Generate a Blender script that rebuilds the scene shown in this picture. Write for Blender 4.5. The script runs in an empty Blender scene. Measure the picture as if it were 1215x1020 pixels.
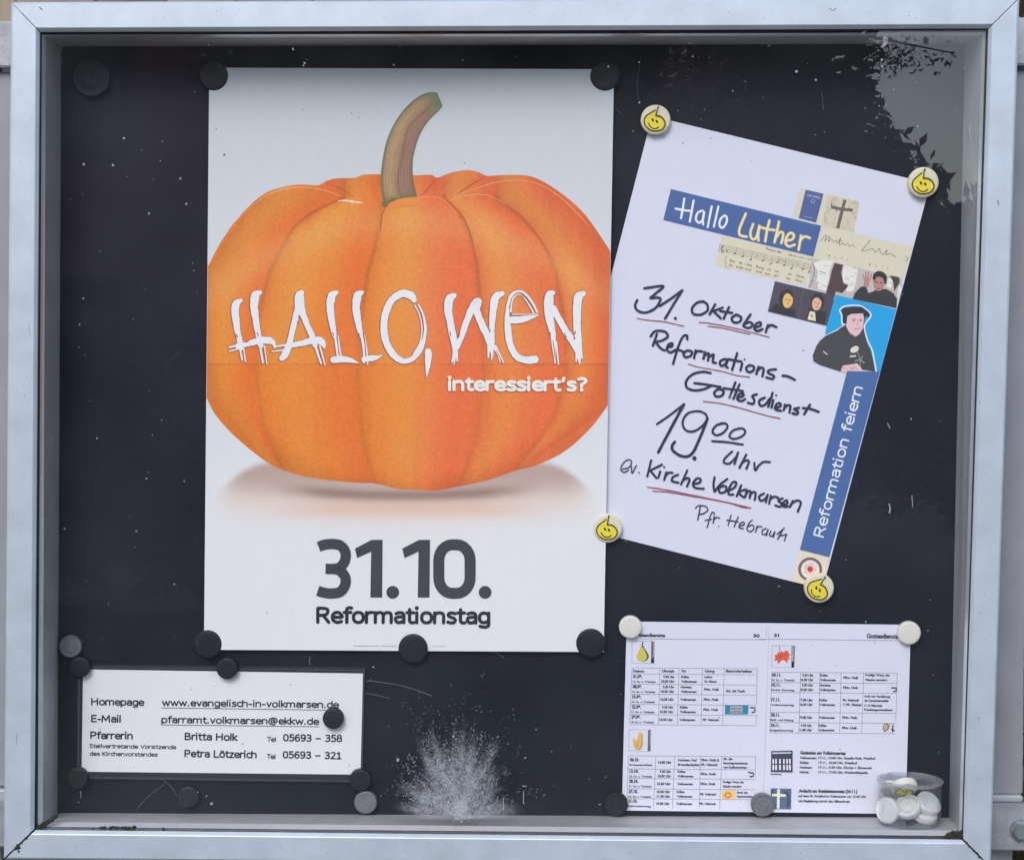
import bpy, bmesh, math, random
import numpy as np
from mathutils import Vector, Matrix
random.seed(7); rng = np.random.default_rng(7)
S = bpy.context.scene; COL = S.collection

# ------------------------------------------------------------------ camera
SC = .955
ZC = 1.50                                   # height of the case's centre above the ground
FPX = 2200.0; CXP, CYP = 607.5, 510.0       # focal length in photo pixels
cp = Vector((0.0756*SC, -1.9414*SC, 0.0917*SC + ZC))
a, b, c = -0.0436, 0.0338, -0.0097
Rx = Matrix.Rotation(a, 3, 'X'); Rz = Matrix.Rotation(b, 3, 'Z'); Ry = Matrix.Rotation(c, 3, 'Y')
RC = Rz @ Rx @ Ry                           # columns: right, forward, up
cam = bpy.data.objects.new('camera', bpy.data.cameras.new('camera')); COL.objects.link(cam)
M3 = Matrix((RC.col[0], RC.col[2], -RC.col[1])).transposed()
cam.matrix_world = Matrix.Translation(cp) @ M3.to_4x4()
cam.data.sensor_width = 36; cam.data.lens = FPX/1215*36; cam.data.clip_end = 400; cam.data.clip_start = .05
S.camera = cam

# ------------------------------------------------------------------ light
SUN_EL, SUN_AZ = 38, 195
w = bpy.data.worlds.new('World'); S.world = w; w.use_nodes = True
nt = w.node_tree; bg = nt.nodes['Background']
sky = nt.nodes.new('ShaderNodeTexSky'); sky.sky_type = 'NISHITA'; sky.sun_disc = False
sky.sun_elevation = math.radians(SUN_EL); sky.sun_rotation = math.radians(SUN_AZ)
sky.air_density = 1.0; sky.dust_density = 1.2; sky.ozone_density = 1.6
nt.links.new(sky.outputs[0], bg.inputs[0]); bg.inputs[1].default_value = 0.15
sl = bpy.data.lights.new('sun', 'SUN'); sl.energy = 1.25; sl.angle = math.radians(30); sl.color = (1, .97, .93)
sun = bpy.data.objects.new('sun', sl); COL.objects.link(sun)
az, el = math.radians(SUN_AZ), math.radians(SUN_EL)
sd = Vector((math.sin(az)*math.cos(el), math.cos(az)*math.cos(el), math.sin(el)))
sun.rotation_euler = sd.to_track_quat('Z', 'Y').to_euler(); sun.location = (0, -5, 8)
S.view_settings.view_transform = 'Standard'; S.view_settings.look = 'None'
S.view_settings.exposure = 0.60; S.view_settings.gamma = 1
S.render.film_transparent = False
S.cycles.transparent_max_bounces = 24; S.cycles.max_bounces = 10

# ------------------------------------------------------------------ helpers
def U(x, y, Y):
    """point of the plane y=Y that the photo shows at pixel x, y"""
    d = RC @ Vector(((x-CXP)/FPX, 1, -(y-CYP)/FPX))
    return cp + d*((Y-cp.y)/d.y)
def lin(v):
    v /= 255
    return v/12.92 if v <= .04045 else ((v+.055)/1.055)**2.4
ILL = (.74, .80, .95)
def pc(r, g, b_, k=1.0):
    """pigment whose print looks r, g, b in open shade"""
    return tuple(min(.86, lin(v)/i*k) for v, i in zip((r, g, b_), ILL))

def mat(name, col, rough=.6, metal=0, noise=0, nscale=60, bump=0, bscale=300, spec=.5, attr=None, coat=0, stretch=None):
    m = bpy.data.materials.new(name); m.use_nodes = True; t = m.node_tree; P = t.nodes['Principled BSDF']
    P.inputs['Roughness'].default_value = rough; P.inputs['Metallic'].default_value = metal
    P.inputs['Specular IOR Level'].default_value = spec; P.inputs['Coat Weight'].default_value = coat
    P.inputs['Base Color'].default_value = (*col, 1)
    tc = t.nodes.new('ShaderNodeTexCoord'); src = tc.outputs['Object']
    if stretch:
        mp = t.nodes.new('ShaderNodeMapping'); mp.inputs['Scale'].default_value = stretch
        t.links.new(src, mp.inputs[0]); src = mp.outputs[0]
    cs = None
    if attr:
        an = t.nodes.new('ShaderNodeVertexColor'); an.layer_name = attr; cs = an.outputs[0]
        t.links.new(cs, P.inputs['Base Color'])
    if noise:
        n = t.nodes.new('ShaderNodeTexNoise'); n.inputs['Scale'].default_value = nscale; n.inputs['Detail'].default_value = 6
        n.inputs['Roughness'].default_value = .65
        t.links.new(src, n.inputs['Vector'])
        mr = t.nodes.new('ShaderNodeMapRange'); mr.inputs['From Min'].default_value = .3; mr.inputs['From Max'].default_value = .7
        mr.inputs['To Min'].default_value = 1-noise; mr.inputs['To Max'].default_value = 1+noise
        t.links.new(n.outputs[0], mr.inputs[0])
        vm = t.nodes.new('ShaderNodeVectorMath'); vm.operation = 'SCALE'
        if cs: t.links.new(cs, vm.inputs[0])
        else: vm.inputs[0].default_value = col
        t.links.new(mr.outputs[0], vm.inputs['Scale']); t.links.new(vm.outputs[0], P.inputs['Base Color'])
    if bump:
        n2 = t.nodes.new('ShaderNodeTexNoise'); n2.inputs['Scale'].default_value = bscale; n2.inputs['Detail'].default_value = 4
        t.links.new(src, n2.inputs['Vector'])
        bp = t.nodes.new('ShaderNodeBump'); bp.inputs['Strength'].default_value = bump; bp.inputs['Distance'].default_value = .001
        t.links.new(n2.outputs[0], bp.inputs['Height']); t.links.new(bp.outputs[0], P.inputs['Normal'])
    return m
_mc = {}
def ink(r, g, b_, rough=.5, noise=.04):
    k = (r, g, b_, rough)
    if k not in _mc: _mc[k] = mat('ink_%d_%d_%d' % (r, g, b_), pc(r, g, b_), rough, noise=noise, nscale=500)
    return _mc[k]

def tag(o, label=None, cat=None, group=None, kind=None):
    if label: o['label'] = label
    if cat: o['category'] = cat
    if group: o['group'] = group
    if kind: o['kind'] = kind
    return o
def empty(name, loc, label, cat, group=None):
    o = bpy.data.objects.new(name, None); COL.objects.link(o); o.location = loc; o.empty_display_size = .02
    return tag(o, label, cat, group)
def wloc(o):
    v = Vector((0, 0, 0))
    while o: v += o.location; o = o.parent
    return v
def mesh(name, verts, faces, m=None, parent=None, smooth=False, loc=None, cols=None):
    """verts are world positions; with a parent they become local to it"""
    base = Vector(loc) if loc is not None else Vector((0, 0, 0))
    if parent: base = base + wloc(parent) if loc is not None else wloc(parent)
    me = bpy.data.meshes.new(name)
    V = np.array([tuple(v) for v in verts], dtype=float) - np.array(base)
    me.from_pydata(V.tolist(), [], faces); me.update()
    if smooth: me.polygons.foreach_set('use_smooth', [True]*len(me.polygons))
    if cols is not None:
        ca = me.color_attributes.new('print', 'FLOAT_COLOR', 'POINT')
        ca.data.foreach_set('color', np.c_[np.array(cols), np.ones(len(cols))].ravel())
    if m: me.materials.append(m)
    o = bpy.data.objects.new(name, me); COL.objects.link(o)
    if parent: o.parent = parent
    if loc is not None: o.location = loc
    return o
def bm_obj(name, bm, m, parent=None, smooth=False, loc=None):
    vs = [v.co.copy() for v in bm.verts]; bm.verts.index_update()
    fs = [[v.index for v in f.verts] for f in bm.faces]; bm.free()
    return mesh(name, vs, fs, m, parent, smooth, loc)
def box(name, x0, x1, y0, y1, z0, z1, m, parent=None, bev=0, loc=None):
    bm = bmesh.new(); bmesh.ops.create_cube(bm, size=1)
    for v in bm.verts: v.co = Vector(((x0+x1)/2+v.co.x*(x1-x0), (y0+y1)/2+v.co.y*(y1-y0), (z0+z1)/2+v.co.z*(z1-z0)))
    if bev: bmesh.ops.bevel(bm, geom=bm.edges[:], offset=bev, segments=2, affect='EDGES')
    return bm_obj(name, bm, m, parent, False, loc)

class Sheet:
    """a sheet's plane: maps photo pixels to the sheet, with its own bulge"""
    def __init__(s, Y, bulge=None): s.Y = Y; s.b = bulge or (lambda x, y: 0); s.k = 0; s.nb = 0
    def p(s, x, y, off=0): return U(x, y, s.Y - off - s.b(x, y))
    def new(s): s.nb += 1; s.k = 0
    def nxt(s): s.k = (s.k+1) % 7; return .00014 + s.nb*1.5e-5 + s.k*1.9e-6
def catmull(P, n=6):
    P = [tuple(p) for p in P]
    if len(P) < 3: return P
    Q = [P[0]] + P + [P[-1]]; out = []
    for i in range(1, len(Q)-2):
        p0, p1, p2, p3 = [np.array(q, float) for q in Q[i-1:i+3]]
        for k in range(n):
            t = k/n
            out.append(tuple(.5*((2*p1)+(-p0+p2)*t+(2*p0-5*p1+4*p2-p3)*t*t+(-p0+3*p1-3*p2+p3)*t**3)))
    out.append(P[-1]); return out
class Ink:
    """collects flat print in photo pixels, built as one mesh on a sheet"""
    def __init__(s, sh, org=(0, 0), sc=1.0): s.sh = sh; s.V = []; s.F = []; s.org = org; s.sc = sc; sh.new()
    def at(s, x, y): return s.org[0]+x/s.sc, s.org[1]+y/s.sc
    def poly(s, pts, raw=False, off=None):
        off = s.sh.nxt() if off is None else off; n = len(s.V)
        for p in pts:
            x, y = p if raw else s.at(*p); s.V.append(s.sh.p(x, y, off))
        s.F.append(list(range(n, n+len(pts)))); return s
    def disc(s, x, y, r, ry=None, rot=0, n=20):
        ry = ry or r; c_, s_ = math.cos(rot), math.sin(rot)
        return s.poly([(x+r*math.cos(t)*c_-ry*math.sin(t)*s_, y+r*math.cos(t)*s_+ry*math.sin(t)*c_) for t in [2*math.pi*i/n for i in range(n)]])
    def stroke(s, pts, w=3, n=6, caps=True, smooth=True, jit=0):
        pts = [(p[0], p[1], p[2] if len(p) > 2 else w) for p in pts]
        if smooth: pts = catmull(pts, n)
        pts = [(*s.at(p[0], p[1]), p[2]/s.sc) for p in pts]
        q = [pts[0]]
        for p in pts[1:]:
            if abs(p[0]-q[-1][0])+abs(p[1]-q[-1][1]) > .05: q.append(p)
        if len(q) < 2: return s
        off = s.sh.nxt(); base = len(s.V); m = len(q); L = []; Rr = []
        for i, (x, y, ww) in enumerate(q):
            x0, y0, _ = q[max(0, i-1)]; x1, y1, _ = q[min(m-1, i+1)]
            dx, dy = x1-x0, y1-y0; d = math.hypot(dx, dy) or 1; nx, ny = -dy/d, dx/d
            h = ww/2*(1+random.uniform(-jit, jit)); h2 = ww/2*(1+random.uniform(-jit, jit))
            o = off + 1.7e-6*i/m
            L.append((x+nx*h, y+ny*h, o)); Rr.append((x-nx*h2, y-ny*h2, o))
        for l, r in zip(L, Rr):
            s.V.append(s.sh.p(l[0], l[1], l[2])); s.V.append(s.sh.p(r[0], r[1], r[2]))
        for i in range(m-1): s.F.append([base+2*i, base+2*i+1, base+2*i+3, base+2*i+2])
        if caps:
            for e, (i, j) in ((0, (0, 1)), (m-1, (m-1, m-2))):
                x, y, ww = q[i]; x1, y1, _ = q[j]; an = math.atan2(y-y1, x-x1); h = ww/2; nb = len(s.V); o = off+1.7e-6*i/m
                arc = [an-math.pi/2+math.pi*k/6 for k in range(7)]
                for t in arc: s.V.append(s.sh.p(x+h*math.cos(t), y+h*math.sin(t), o))
                s.F.append(list(range(nb, nb+7)))
        return s
    def text(s, body, p0, p1, h=None, bold=0, shear=0):
        V, F, wd, ch = glyphs(body, bold)
        (x0, y0), (x1, y1) = s.at(*p0), s.at(*p1); L = math.hypot(x1-x0, y1-y0); dx, dy = (x1-x0)/L, (y1-y0)/L
        k = L/wd; ky = (h/s.sc)/ch if h else k; off = s.sh.nxt(); n = len(s.V)
        for u, v in V:
            u = (u+shear*v)*k; v = v*ky
            s.V.append(s.sh.p(x0+dx*u+dy*v, y0+dy*u-dx*v, off))
        s.F += [[n+i for i in f] for f in F]; return s
    def build(s, name, m, parent):
        o = mesh(name, s.V, s.F, m, parent)
        if name.endswith(('lines', 'crease', 'gap', 'imprint', 'features', 'rim_light', 'gleam', 'opening', 'music_print', 'shade', 'pen_line', 'seam', 'vein', 'husk', 'petal', 'figures')): o['kind'] = 'stuff'
        return o
_gc = {}
def glyphs(body, bold):
    k = (body, bold)
    if k in _gc: return _gc[k]
    cu = bpy.data.curves.new('t', 'FONT'); cu.body = body; cu.resolution_u = 3; cu.offset = bold
    o = bpy.data.objects.new('t', cu); COL.objects.link(o)
    dg = bpy.context.evaluated_depsgraph_get(); ev = o.evaluated_get(dg); me = ev.to_mesh()
    V = [(v.co.x, v.co.y) for v in me.vertices]; F = [list(p.vertices) for p in me.polygons]; ev.to_mesh_clear()
    bpy.data.objects.remove(o); bpy.data.curves.remove(cu)
    xs = [v[0] for v in V]; x0 = min(xs); V = [(x-x0, y) for x, y in V]
    r = (V, F, max(xs)-x0, .70); _gc[k] = r; return r

def bowl(x0, x1, y0, y1, n=18, p=.88):
    cx, cy, a_, b_ = (x0+x1)/2, (y0+y1)/2, (x1-x0)/2, (y1-y0)/2; o = []
    for i in range(n+1):
        t = 2*math.pi*i/n + .3; c_, s_ = math.cos(t), math.sin(t)
        o.append((cx+a_*math.copysign(abs(c_)**p, c_), cy+b_*math.copysign(abs(s_)**p, s_)))
    return o
arch = [(0, 3.3), (.35, 4.3), (1.3, 5), (2.5, 4.8), (3.1, 3.7), (3.1, 0)]
cc_ = [(3.1, 4.5), (2.3, 5), (1.2, 4.9), (.2, 3.7), (.1, 2.5), (.3, 1.2), (1.2, .15), (2.3, 0), (3.1, .5)]
# letterforms as pen strokes: advance, then polylines; 'c' marks a curved one
GL = {
 'a': (3.6, ('c', [(.3, 4.5), (1.3, 5), (2.5, 4.8), (3, 3.6), (3, 0)]), ('c', [(3, 2.9), (1.6, 2.9), (.3, 2.4), (.15, 1.1), (.9, .1), (2, .2), (3, 1.1)])),
 'b': (3.9, ('l', [(0, 7.3), (0, 0)]), ('c', bowl(0, 3.4, 0, 5))), 'c': (3.2, ('c', cc_)), 'd': (3.8, ('l', [(3.3, 7.3), (3.3, 0)]), ('c', bowl(.1, 3.3, 0, 5))),
 'e': (3.7, ('c', [(.2, 2.6), (3.3, 2.6), (3.2, 3.7), (2.4, 4.85), (1.2, 4.9), (.3, 3.9), (.1, 2.5), (.4, 1), (1.5, .05), (2.5, .1), (3.2, .5)])),
 'f': (2.4, ('c', [(2.4, 7.2), (1.5, 7.3), (.8, 6.6), (.8, 5), (.8, 0)]), ('l', [(-.1, 5), (2.2, 5)])),
 'g': (3.8, ('c', bowl(.1, 3.3, .2, 5)), ('c', [(3.3, 5), (3.3, 2), (3.3, -.9), (2.6, -1.9), (1.4, -2), (.3, -1.6)])),
 'h': (3.9, ('l', [(0, 7.3), (0, 0)]), ('c', arch)), 'i': (1.2, ('l', [(.2, 5), (.2, 0)]), ('l', [(.2, 7.35), (.2, 7.2)])), 'k': (3.2, ('l', [(0, 7.3), (0, 0)]), ('l', [(2.8, 5), (.2, 2.6), (3, 0)])),
 'l': (1.2, ('l', [(.2, 7.3), (.2, 0)])), 'm': (6.3, ('l', [(0, 5), (0, 0)]), ('c', [(0, 3.3), (.35, 4.3), (1.2, 5), (2.2, 4.8), (2.7, 3.7), (2.7, 0)]), ('c', [(2.7, 3.3), (3.05, 4.3), (3.9, 5), (5, 4.8), (5.5, 3.7), (5.5, 0)])),
 'n': (3.9, ('l', [(0, 5), (0, 0)]), ('c', arch)), 'o': (4, ('c', bowl(.1, 3.5, 0, 5))), 'ö': (4, ('c', bowl(.1, 3.5, 0, 5)), ('l', [(1, 6.6), (1, 6.5)]), ('l', [(2.6, 6.6), (2.6, 6.5)])),
 'p': (3.9, ('l', [(0, 5), (0, -2)]), ('c', bowl(0, 3.4, 0, 5))), 'r': (2.5, ('l', [(0, 5), (0, 0)]), ('c', [(0, 3.2), (.4, 4.4), (1.2, 5), (2.2, 5)])),
 's': (3.1, ('c', [(2.7, 4.6), (1.6, 5), (.5, 4.7), (.3, 3.6), (1.2, 2.8), (2.3, 2.2), (2.7, 1.3), (2.2, .2), (1.2, 0), (.1, .4)])),
 't': (2.5, ('c', [(.8, 6.6), (.8, 3), (.8, 1), (1.4, .05), (2.3, .1)]), ('l', [(-.1, 5), (2.2, 5)])), 'u': (3.9, ('c', [(0, 5), (0, 1.5), (.6, .2), (1.7, 0), (2.9, .8), (3.1, 2)]), ('l', [(3.1, 5), (3.1, 0)])),
 'v': (3.4, ('l', [(0, 5), (1.5, 0), (3, 5)])), 'w': (5.4, ('l', [(0, 5), (1.25, 0), (2.5, 4.8), (3.75, 0), (5, 5)])), 'z': (3.1, ('l', [(.1, 5), (2.7, 5), (0, 0), (2.8, 0)])),
 'B': (4.4, ('l', [(0, 0), (0, 7), (1, 7)]), ('c', [(0, 7), (1.6, 7), (2.9, 6.6), (3.1, 5.3), (2.4, 4), (1.4, 3.7), (0, 3.7)]), ('c', [(1.2, 3.7), (2.8, 3.5), (3.6, 2.4), (3.4, .8), (2, 0), (0, 0)])),
 'E': (3.8, ('l', [(3.1, 7), (0, 7), (0, 0), (3.2, 0)]), ('l', [(0, 3.7), (2.8, 3.7)])), 'H': (5.1, ('l', [(0, 7), (0, 0)]), ('l', [(4.1, 7), (4.1, 0)]), ('l', [(0, 3.7), (4.1, 3.7)])),
 'K': (4.3, ('l', [(0, 7), (0, 0)]), ('l', [(3.7, 7), (.2, 3.6), (3.9, 0)])), 'L': (3.5, ('l', [(0, 7), (0, 0), (3.1, 0)])), 'M': (6.4, ('l', [(0, 0), (.3, 7), (2.7, 1.6), (5.1, 7), (5.4, 0)])),
 'P': (4.2, ('l', [(0, 0), (0, 7), (1, 7)]), ('c', [(0, 7), (1.8, 7), (3.2, 6.5), (3.5, 5.1), (2.9, 3.6), (1.6, 3.1), (0, 3.1)])), 'R': (4.4, ('l', [(0, 0), (0, 7), (1, 7)]), ('c', [(0, 7), (1.8, 7), (3.2, 6.6), (3.5, 5.3), (2.9, 3.9), (1.6, 3.5), (0, 3.5)]), ('l', [(1.9, 3.4), (3.8, 0)])),
 'S': (3.9, ('c', [(3.2, 6.6), (1.9, 7.05), (.6, 6.7), (.2, 5.4), (1, 4.2), (2.4, 3.3), (3.3, 2.2), (3, .7), (1.7, -.05), (.1, .4)])), 'T': (4, ('l', [(0, 7), (4, 7)]), ('l', [(2, 7), (2, 0)])), 'V': (4.6, ('l', [(0, 7), (2.1, 0), (4.2, 7)])),
 '0': (4, ('c', bowl(.1, 3.5, 0, 7))), '1': (4, ('l', [(.5, 5.7), (2, 7), (2, 0)]), ('l', [(.4, 0), (3.4, 0)])), '2': (4, ('c', [(.3, 6.3), (1.4, 7), (2.8, 6.8), (3.3, 5.5), (2.7, 3.8), (.2, 0)]), ('l', [(.2, 0), (3.5, 0)])),
 '3': (4, ('c', [(.4, 6.6), (1.6, 7), (2.8, 6.7), (3.1, 5.3), (2.4, 4), (1.2, 3.7)]), ('c', [(1.2, 3.7), (2.8, 3.4), (3.4, 2), (2.8, .4), (1.5, -.05), (.2, .4)])), '5': (4, ('l', [(3.1, 7), (.7, 7), (.6, 4)]), ('c', [(.6, 4), (1.8, 4.2), (3, 3.8), (3.4, 2.2), (2.8, .5), (1.5, -.05), (.2, .4)])),
 '6': (4, ('c', [(3.1, 6.8), (2, 7), (.8, 6), (.2, 4), (.2, 2), (.9, .3), (2, 0), (3.2, .8), (3.4, 2.4), (2.7, 3.9), (1.5, 4), (.4, 3)])), '8': (4, ('c', bowl(.4, 3.2, 3.8, 7)), ('c', bowl(.1, 3.5, 0, 3.8))), '9': (4, ('c', [(.5, .2), (1.6, 0), (2.8, 1), (3.4, 3), (3.4, 5), (2.7, 6.7), (1.6, 7), (.4, 6.2), (.2, 4.6), (.9, 3.1), (2.1, 3), (3.2, 4)])),
 '.': (1.6, ('l', [(.4, .25), (.4, .1)])), '-': (2.6, ('l', [(.1, 2.6), (1.9, 2.6)])), '–': (4.2, ('l', [(.1, 2.9), (3.5, 2.9)])), '’': (1.4, ('l', [(.6, 7.2), (.3, 5.6)])), '?': (3.4, ('c', [(.2, 6.6), (1.4, 7.1), (2.6, 6.6), (2.8, 5.3), (1.9, 4), (1.3, 3.2), (1.3, 2.2)]), ('l', [(1.3, .25), (1.3, .1)])),
 '@': (6.6, ('c', [(4.2, 4.2), (3, 4.9), (1.9, 3.9), (1.7, 2.3), (2.4, 1.4), (3.5, 2), (4.2, 4.4), (4.1, 2), (4.7, 1.3), (5.6, 2.4), (5.8, 4.4), (4.8, 6.3), (3, 6.9), (1, 5.8), (0, 3.2), (.5, .7), (2.3, -.9), (4.4, -.8)])), ' ': (2.2,)}
def mono(ink_, body, p0, p1, h, wt=1.0):
    """letters drawn as even pen strokes, fitted between two baseline points; h = cap height, wt = stroke width, both in pixels"""
    L = sum(GL[c_][0]+.6 for c_ in body)-1.1; d = math.hypot(p1[0]-p0[0], p1[1]-p0[1]); dx, dy = (p1[0]-p0[0])/d, (p1[1]-p0[1])/d
    ins = wt/2; kx = (d-wt)/L; ky = (h-wt)/7; x = 0
    for c_ in body:
        for kind, pts in GL[c_][1:]:
            q = [(p0[0]+dx*(ins+(x+u)*kx)+dy*(ins+v*ky), p0[1]+dy*(ins+(x+u)*kx)-dx*(ins+v*ky)) for u, v in pts]
            if kind == 'c': ink_.stroke(q, wt, n=4)
            else:
                dot = len(pts) == 2 and abs(pts[0][1]-pts[1][1]) < .25 and abs(pts[0][0]-pts[1][0]) < .1
                for e in range(len(q)-1): ink_.stroke(q[e:e+2], wt*(1.2 if dot else 1), smooth=False)
        x += GL[c_][0]+.6
def sheet_mesh(name, sh, q, m, parent, nx=24, ny=32, colfn=None, thick=.0004):
    """paper as a thin bulging slab; q = corner pixels TL TR BR BL"""
    V = []; C = []; F = []
    P = lambda u, v: ((1-v)*((1-u)*q[0][0]+u*q[1][0])+v*((1-u)*q[3][0]+u*q[2][0]), (1-v)*((1-u)*q[0][1]+u*q[1][1])+v*((1-u)*q[3][1]+u*q[2][1]))
    for j in range(ny+1):
        for i in range(nx+1):
            x, y = P(i/nx, j/ny); V.append(sh.p(x, y)); C.append(colfn(x, y) if colfn else (1, 1, 1))
    for j in range(ny):
        for i in range(nx):
            k = j*(nx+1)+i; F.append([k, k+nx+1, k+nx+2, k+1])
    rim = [i for i in range(nx+1)] + [j*(nx+1)+nx for j in range(1, ny+1)] + [ny*(nx+1)+i for i in range(nx-1, -1, -1)] + [j*(nx+1) for j in range(ny-1, 0, -1)]
    n = len(V)
    for r in rim: V.append(V[r]+Vector((0, thick, 0))); C.append(C[r])
    for i in range(len(rim)): j = (i+1) % len(rim); F.append([rim[i], rim[j], n+j, n+i])
    return mesh(name, V, F, m, parent, cols=C if colfn else None, smooth=False)

def lathe(name, prof, m, parent=None, seg=40, axis=Vector((0, -1, 0)), at=(0, 0, 0)):
    """profile (radius, height along axis)"""
    q = Vector((0, 0, 1)).rotation_difference(axis); V = []; F = []
    for r, h in prof:
        for i in range(seg):
            t = 2*math.pi*i/seg; V.append(q @ Vector((r*math.cos(t), r*math.sin(t), h)) + Vector(at))
    for j in range(len(prof)-1):
        for i in range(seg):
            k = (i+1) % seg; F.append([j*seg+i, j*seg+k, (j+1)*seg+k, (j+1)*seg+i])
    if prof[0][0] > 1e-6: F.append(list(range(seg))[::-1])
    if prof[-1][0] > 1e-6: F.append([(len(prof)-1)*seg+i for i in range(seg)])
    o = mesh(name, V, F, m, parent, smooth=True)
    try:
        o.data.set_sharp_from_angle(angle=math.radians(35))
    except Exception: pass
    return o

# ------------------------------------------------------------------ materials
M_frame = mat('anodised_aluminium', (.52, .57, .635), .40, .30, noise=.10, nscale=22, bump=.08, bscale=1300, stretch=None)
M_lining = mat('grey_aluminium_lining', (.50, .52, .54), .42, .3, noise=.10, nscale=25, bump=.05, bscale=400)
M_shelf = mat('dusty_aluminium_floor', (.50, .50, .51), .5, .3, noise=.12, nscale=40, bump=.08, bscale=500)
M_flange = mat('bright_aluminium_strip', (.66, .67, .70), .3, .5, noise=.06, nscale=80)
M_rubber = mat('black_rubber', (.012, .012, .013), .7, noise=.3, nscale=200)
M_board = mat('dark_blue_magnetic_sheet', (.0052, .0076, .0175), .6, noise=.35, nscale=9, bump=.15, bscale=1500, spec=.25)
M_paper = mat('white_paper', (.73, .735, .84), .75, noise=.012, nscale=30, bump=.06, bscale=220, spec=.25)
M_cream = mat('laminated_white_paper', (.80, .79, .79), .5, noise=.012, nscale=30, spec=.3)
M_poster = mat('poster_print', (1, 1, 1), .5, noise=.018, nscale=260, attr='print', spec=.3)
M_pump = mat('pumpkin_print', (1, 1, 1), .5, noise=.09, nscale=300, attr='print', spec=.3)
M_black = mat('black_plastic', (.0085, .0105, .0165), .5, spec=.35, noise=.15, nscale=120, bump=.05, bscale=600)
M_grey = mat('translucent_grey_plastic', (.15, .155, .17), .4, noise=.2, nscale=90, bump=.05, bscale=500)
M_white = mat('cream_white_plastic', (.74, .71, .64), .4, noise=.03, nscale=80)
M_pale = mat('pale_yellow_plastic', (.74, .69, .50), .4, noise=.03, nscale=80)
M_cup = mat('white_plastic', (.82, .82, .80), .38, noise=.03, nscale=80)
M_yellow = mat('yellow_print', pc(212, 198, 62), .4, noise=.05, nscale=300)
M_galv = mat('galvanised_steel', (.36, .37, .39), .5, .35, noise=.22, nscale=55, bump=.25, bscale=260)
M_post = mat('grey_painted_post', (.30, .30, .33), .6, .1, noise=.10, nscale=20, bump=.05)
M_bolt = mat('zinc_bolt', (.42, .46, .48), .35, .8, noise=.15, nscale=200)
M_dirt = mat('mossy_dirt', (.030, .030, .018), .95, noise=.6, nscale=400, bump=.8, bscale=600)
M_speck = mat('white_dust', (.30, .30, .32), .8)
M_sleeve = mat('dark_glossy_sleeve', (.035, .037, .045), .22, noise=.1, nscale=50, spec=.7)
K_text = ink(30, 30, 38); K_pen = ink(32, 38, 68); K_date = ink(52, 54, 68)

def glass(name, film=.01, tint=(1, 1, 1), fres=.04, milky=(.8, .8, .8), nscale=8, rough=0):
    m = bpy.data.materials.new(name); m.use_nodes = True; t = m.node_tree; t.nodes.clear()
    out = t.nodes.new('ShaderNodeOutputMaterial'); tr = t.nodes.new('ShaderNodeBsdfTransparent'); tr.inputs[0].default_value = (*tint, 1)
    gl = t.nodes.new('ShaderNodeBsdfGlossy'); gl.inputs['Roughness'].default_value = rough
    lw = t.nodes.new('ShaderNodeLayerWeight'); lw.inputs[0].default_value = .5
    pw = t.nodes.new('ShaderNodeMath'); pw.operation = 'POWER'; pw.inputs[1].default_value = 5; t.links.new(lw.outputs['Facing'], pw.inputs[0])
    ma = t.nodes.new('ShaderNodeMath'); ma.operation = 'MULTIPLY_ADD'; ma.inputs[1].default_value = 1-fres; ma.inputs[2].default_value = fres
    t.links.new(pw.outputs[0], ma.inputs[0])
    m1 = t.nodes.new('ShaderNodeMixShader'); t.links.new(ma.outputs[0], m1.inputs[0]); t.links.new(tr.outputs[0], m1.inputs[1]); t.links.new(gl.outputs[0], m1.inputs[2])
    df = t.nodes.new('ShaderNodeBsdfDiffuse'); df.inputs[0].default_value = (*milky, 1)
    tc = t.nodes.new('ShaderNodeTexCoord'); n = t.nodes.new('ShaderNodeTexNoise'); n.inputs['Scale'].default_value = nscale; n.inputs['Detail'].default_value = 8
    t.links.new(tc.outputs['Object'], n.inputs['Vector'])
    mr = t.nodes.new('ShaderNodeMapRange'); mr.inputs['From Min'].default_value = .35; mr.inputs['From Max'].default_value = .75
    mr.inputs['To Min'].default_value = film*.4; mr.inputs['To Max'].default_value = film*2
    t.links.new(n.outputs[0], mr.inputs[0])
    m2 = t.nodes.new('ShaderNodeMixShader'); t.links.new(mr.outputs[0], m2.inputs[0]); t.links.new(m1.outputs[0], m2.inputs[1]); t.links.new(df.outputs[0], m2.inputs[2])
    t.links.new(m2.outputs[0], out.inputs[0]); return m
M_glass = glass('window_glass', .004)
M_jar = glass('clear_jar_plastic', .018, (.97, .975, .98), .06, nscale=60)
M_rim = glass('jar_rim_plastic', .13, (.88, .90, .92), .10, nscale=90)

# ------------------------------------------------------------------ the case
B = .081                                    # depth of the back board behind the frame's face
OUT = [(13.2, 2.8), (1209.5, -2.5), (1175.5, 1029), (4.5, 1019)]
INN = [(47.6, 38.5), (1172.4, 34.2), (1142.5, 995.5), (41, 984)]
FLO = [(50, 42), (1169, 39.5), (1140.8, 991), (45, 980)]
FLI = [(54, 44.5), (1165.3, 42.5), (1137.6, 985), (50.5, 974.5)]
BAK = [(72.6, 55.5), (1145, 52), (1126, 969.5), (68, 964)]
case = empty('display_case', U(600, 1020, .04), 'aluminium framed outdoor notice case with a glass front and dark inside', 'display case')
lerp = lambda p, q, t: (p[0]+(q[0]-p[0])*t, p[1]+(q[1]-p[1])*t)
prof = [(0, .045), (0, .003), (.02, .0012), (.07, 0), (.10, 0), (.84, 0), (.865, .0004), (.97, .0035), (1.0, .0050), (1.0, .0125)]
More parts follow.
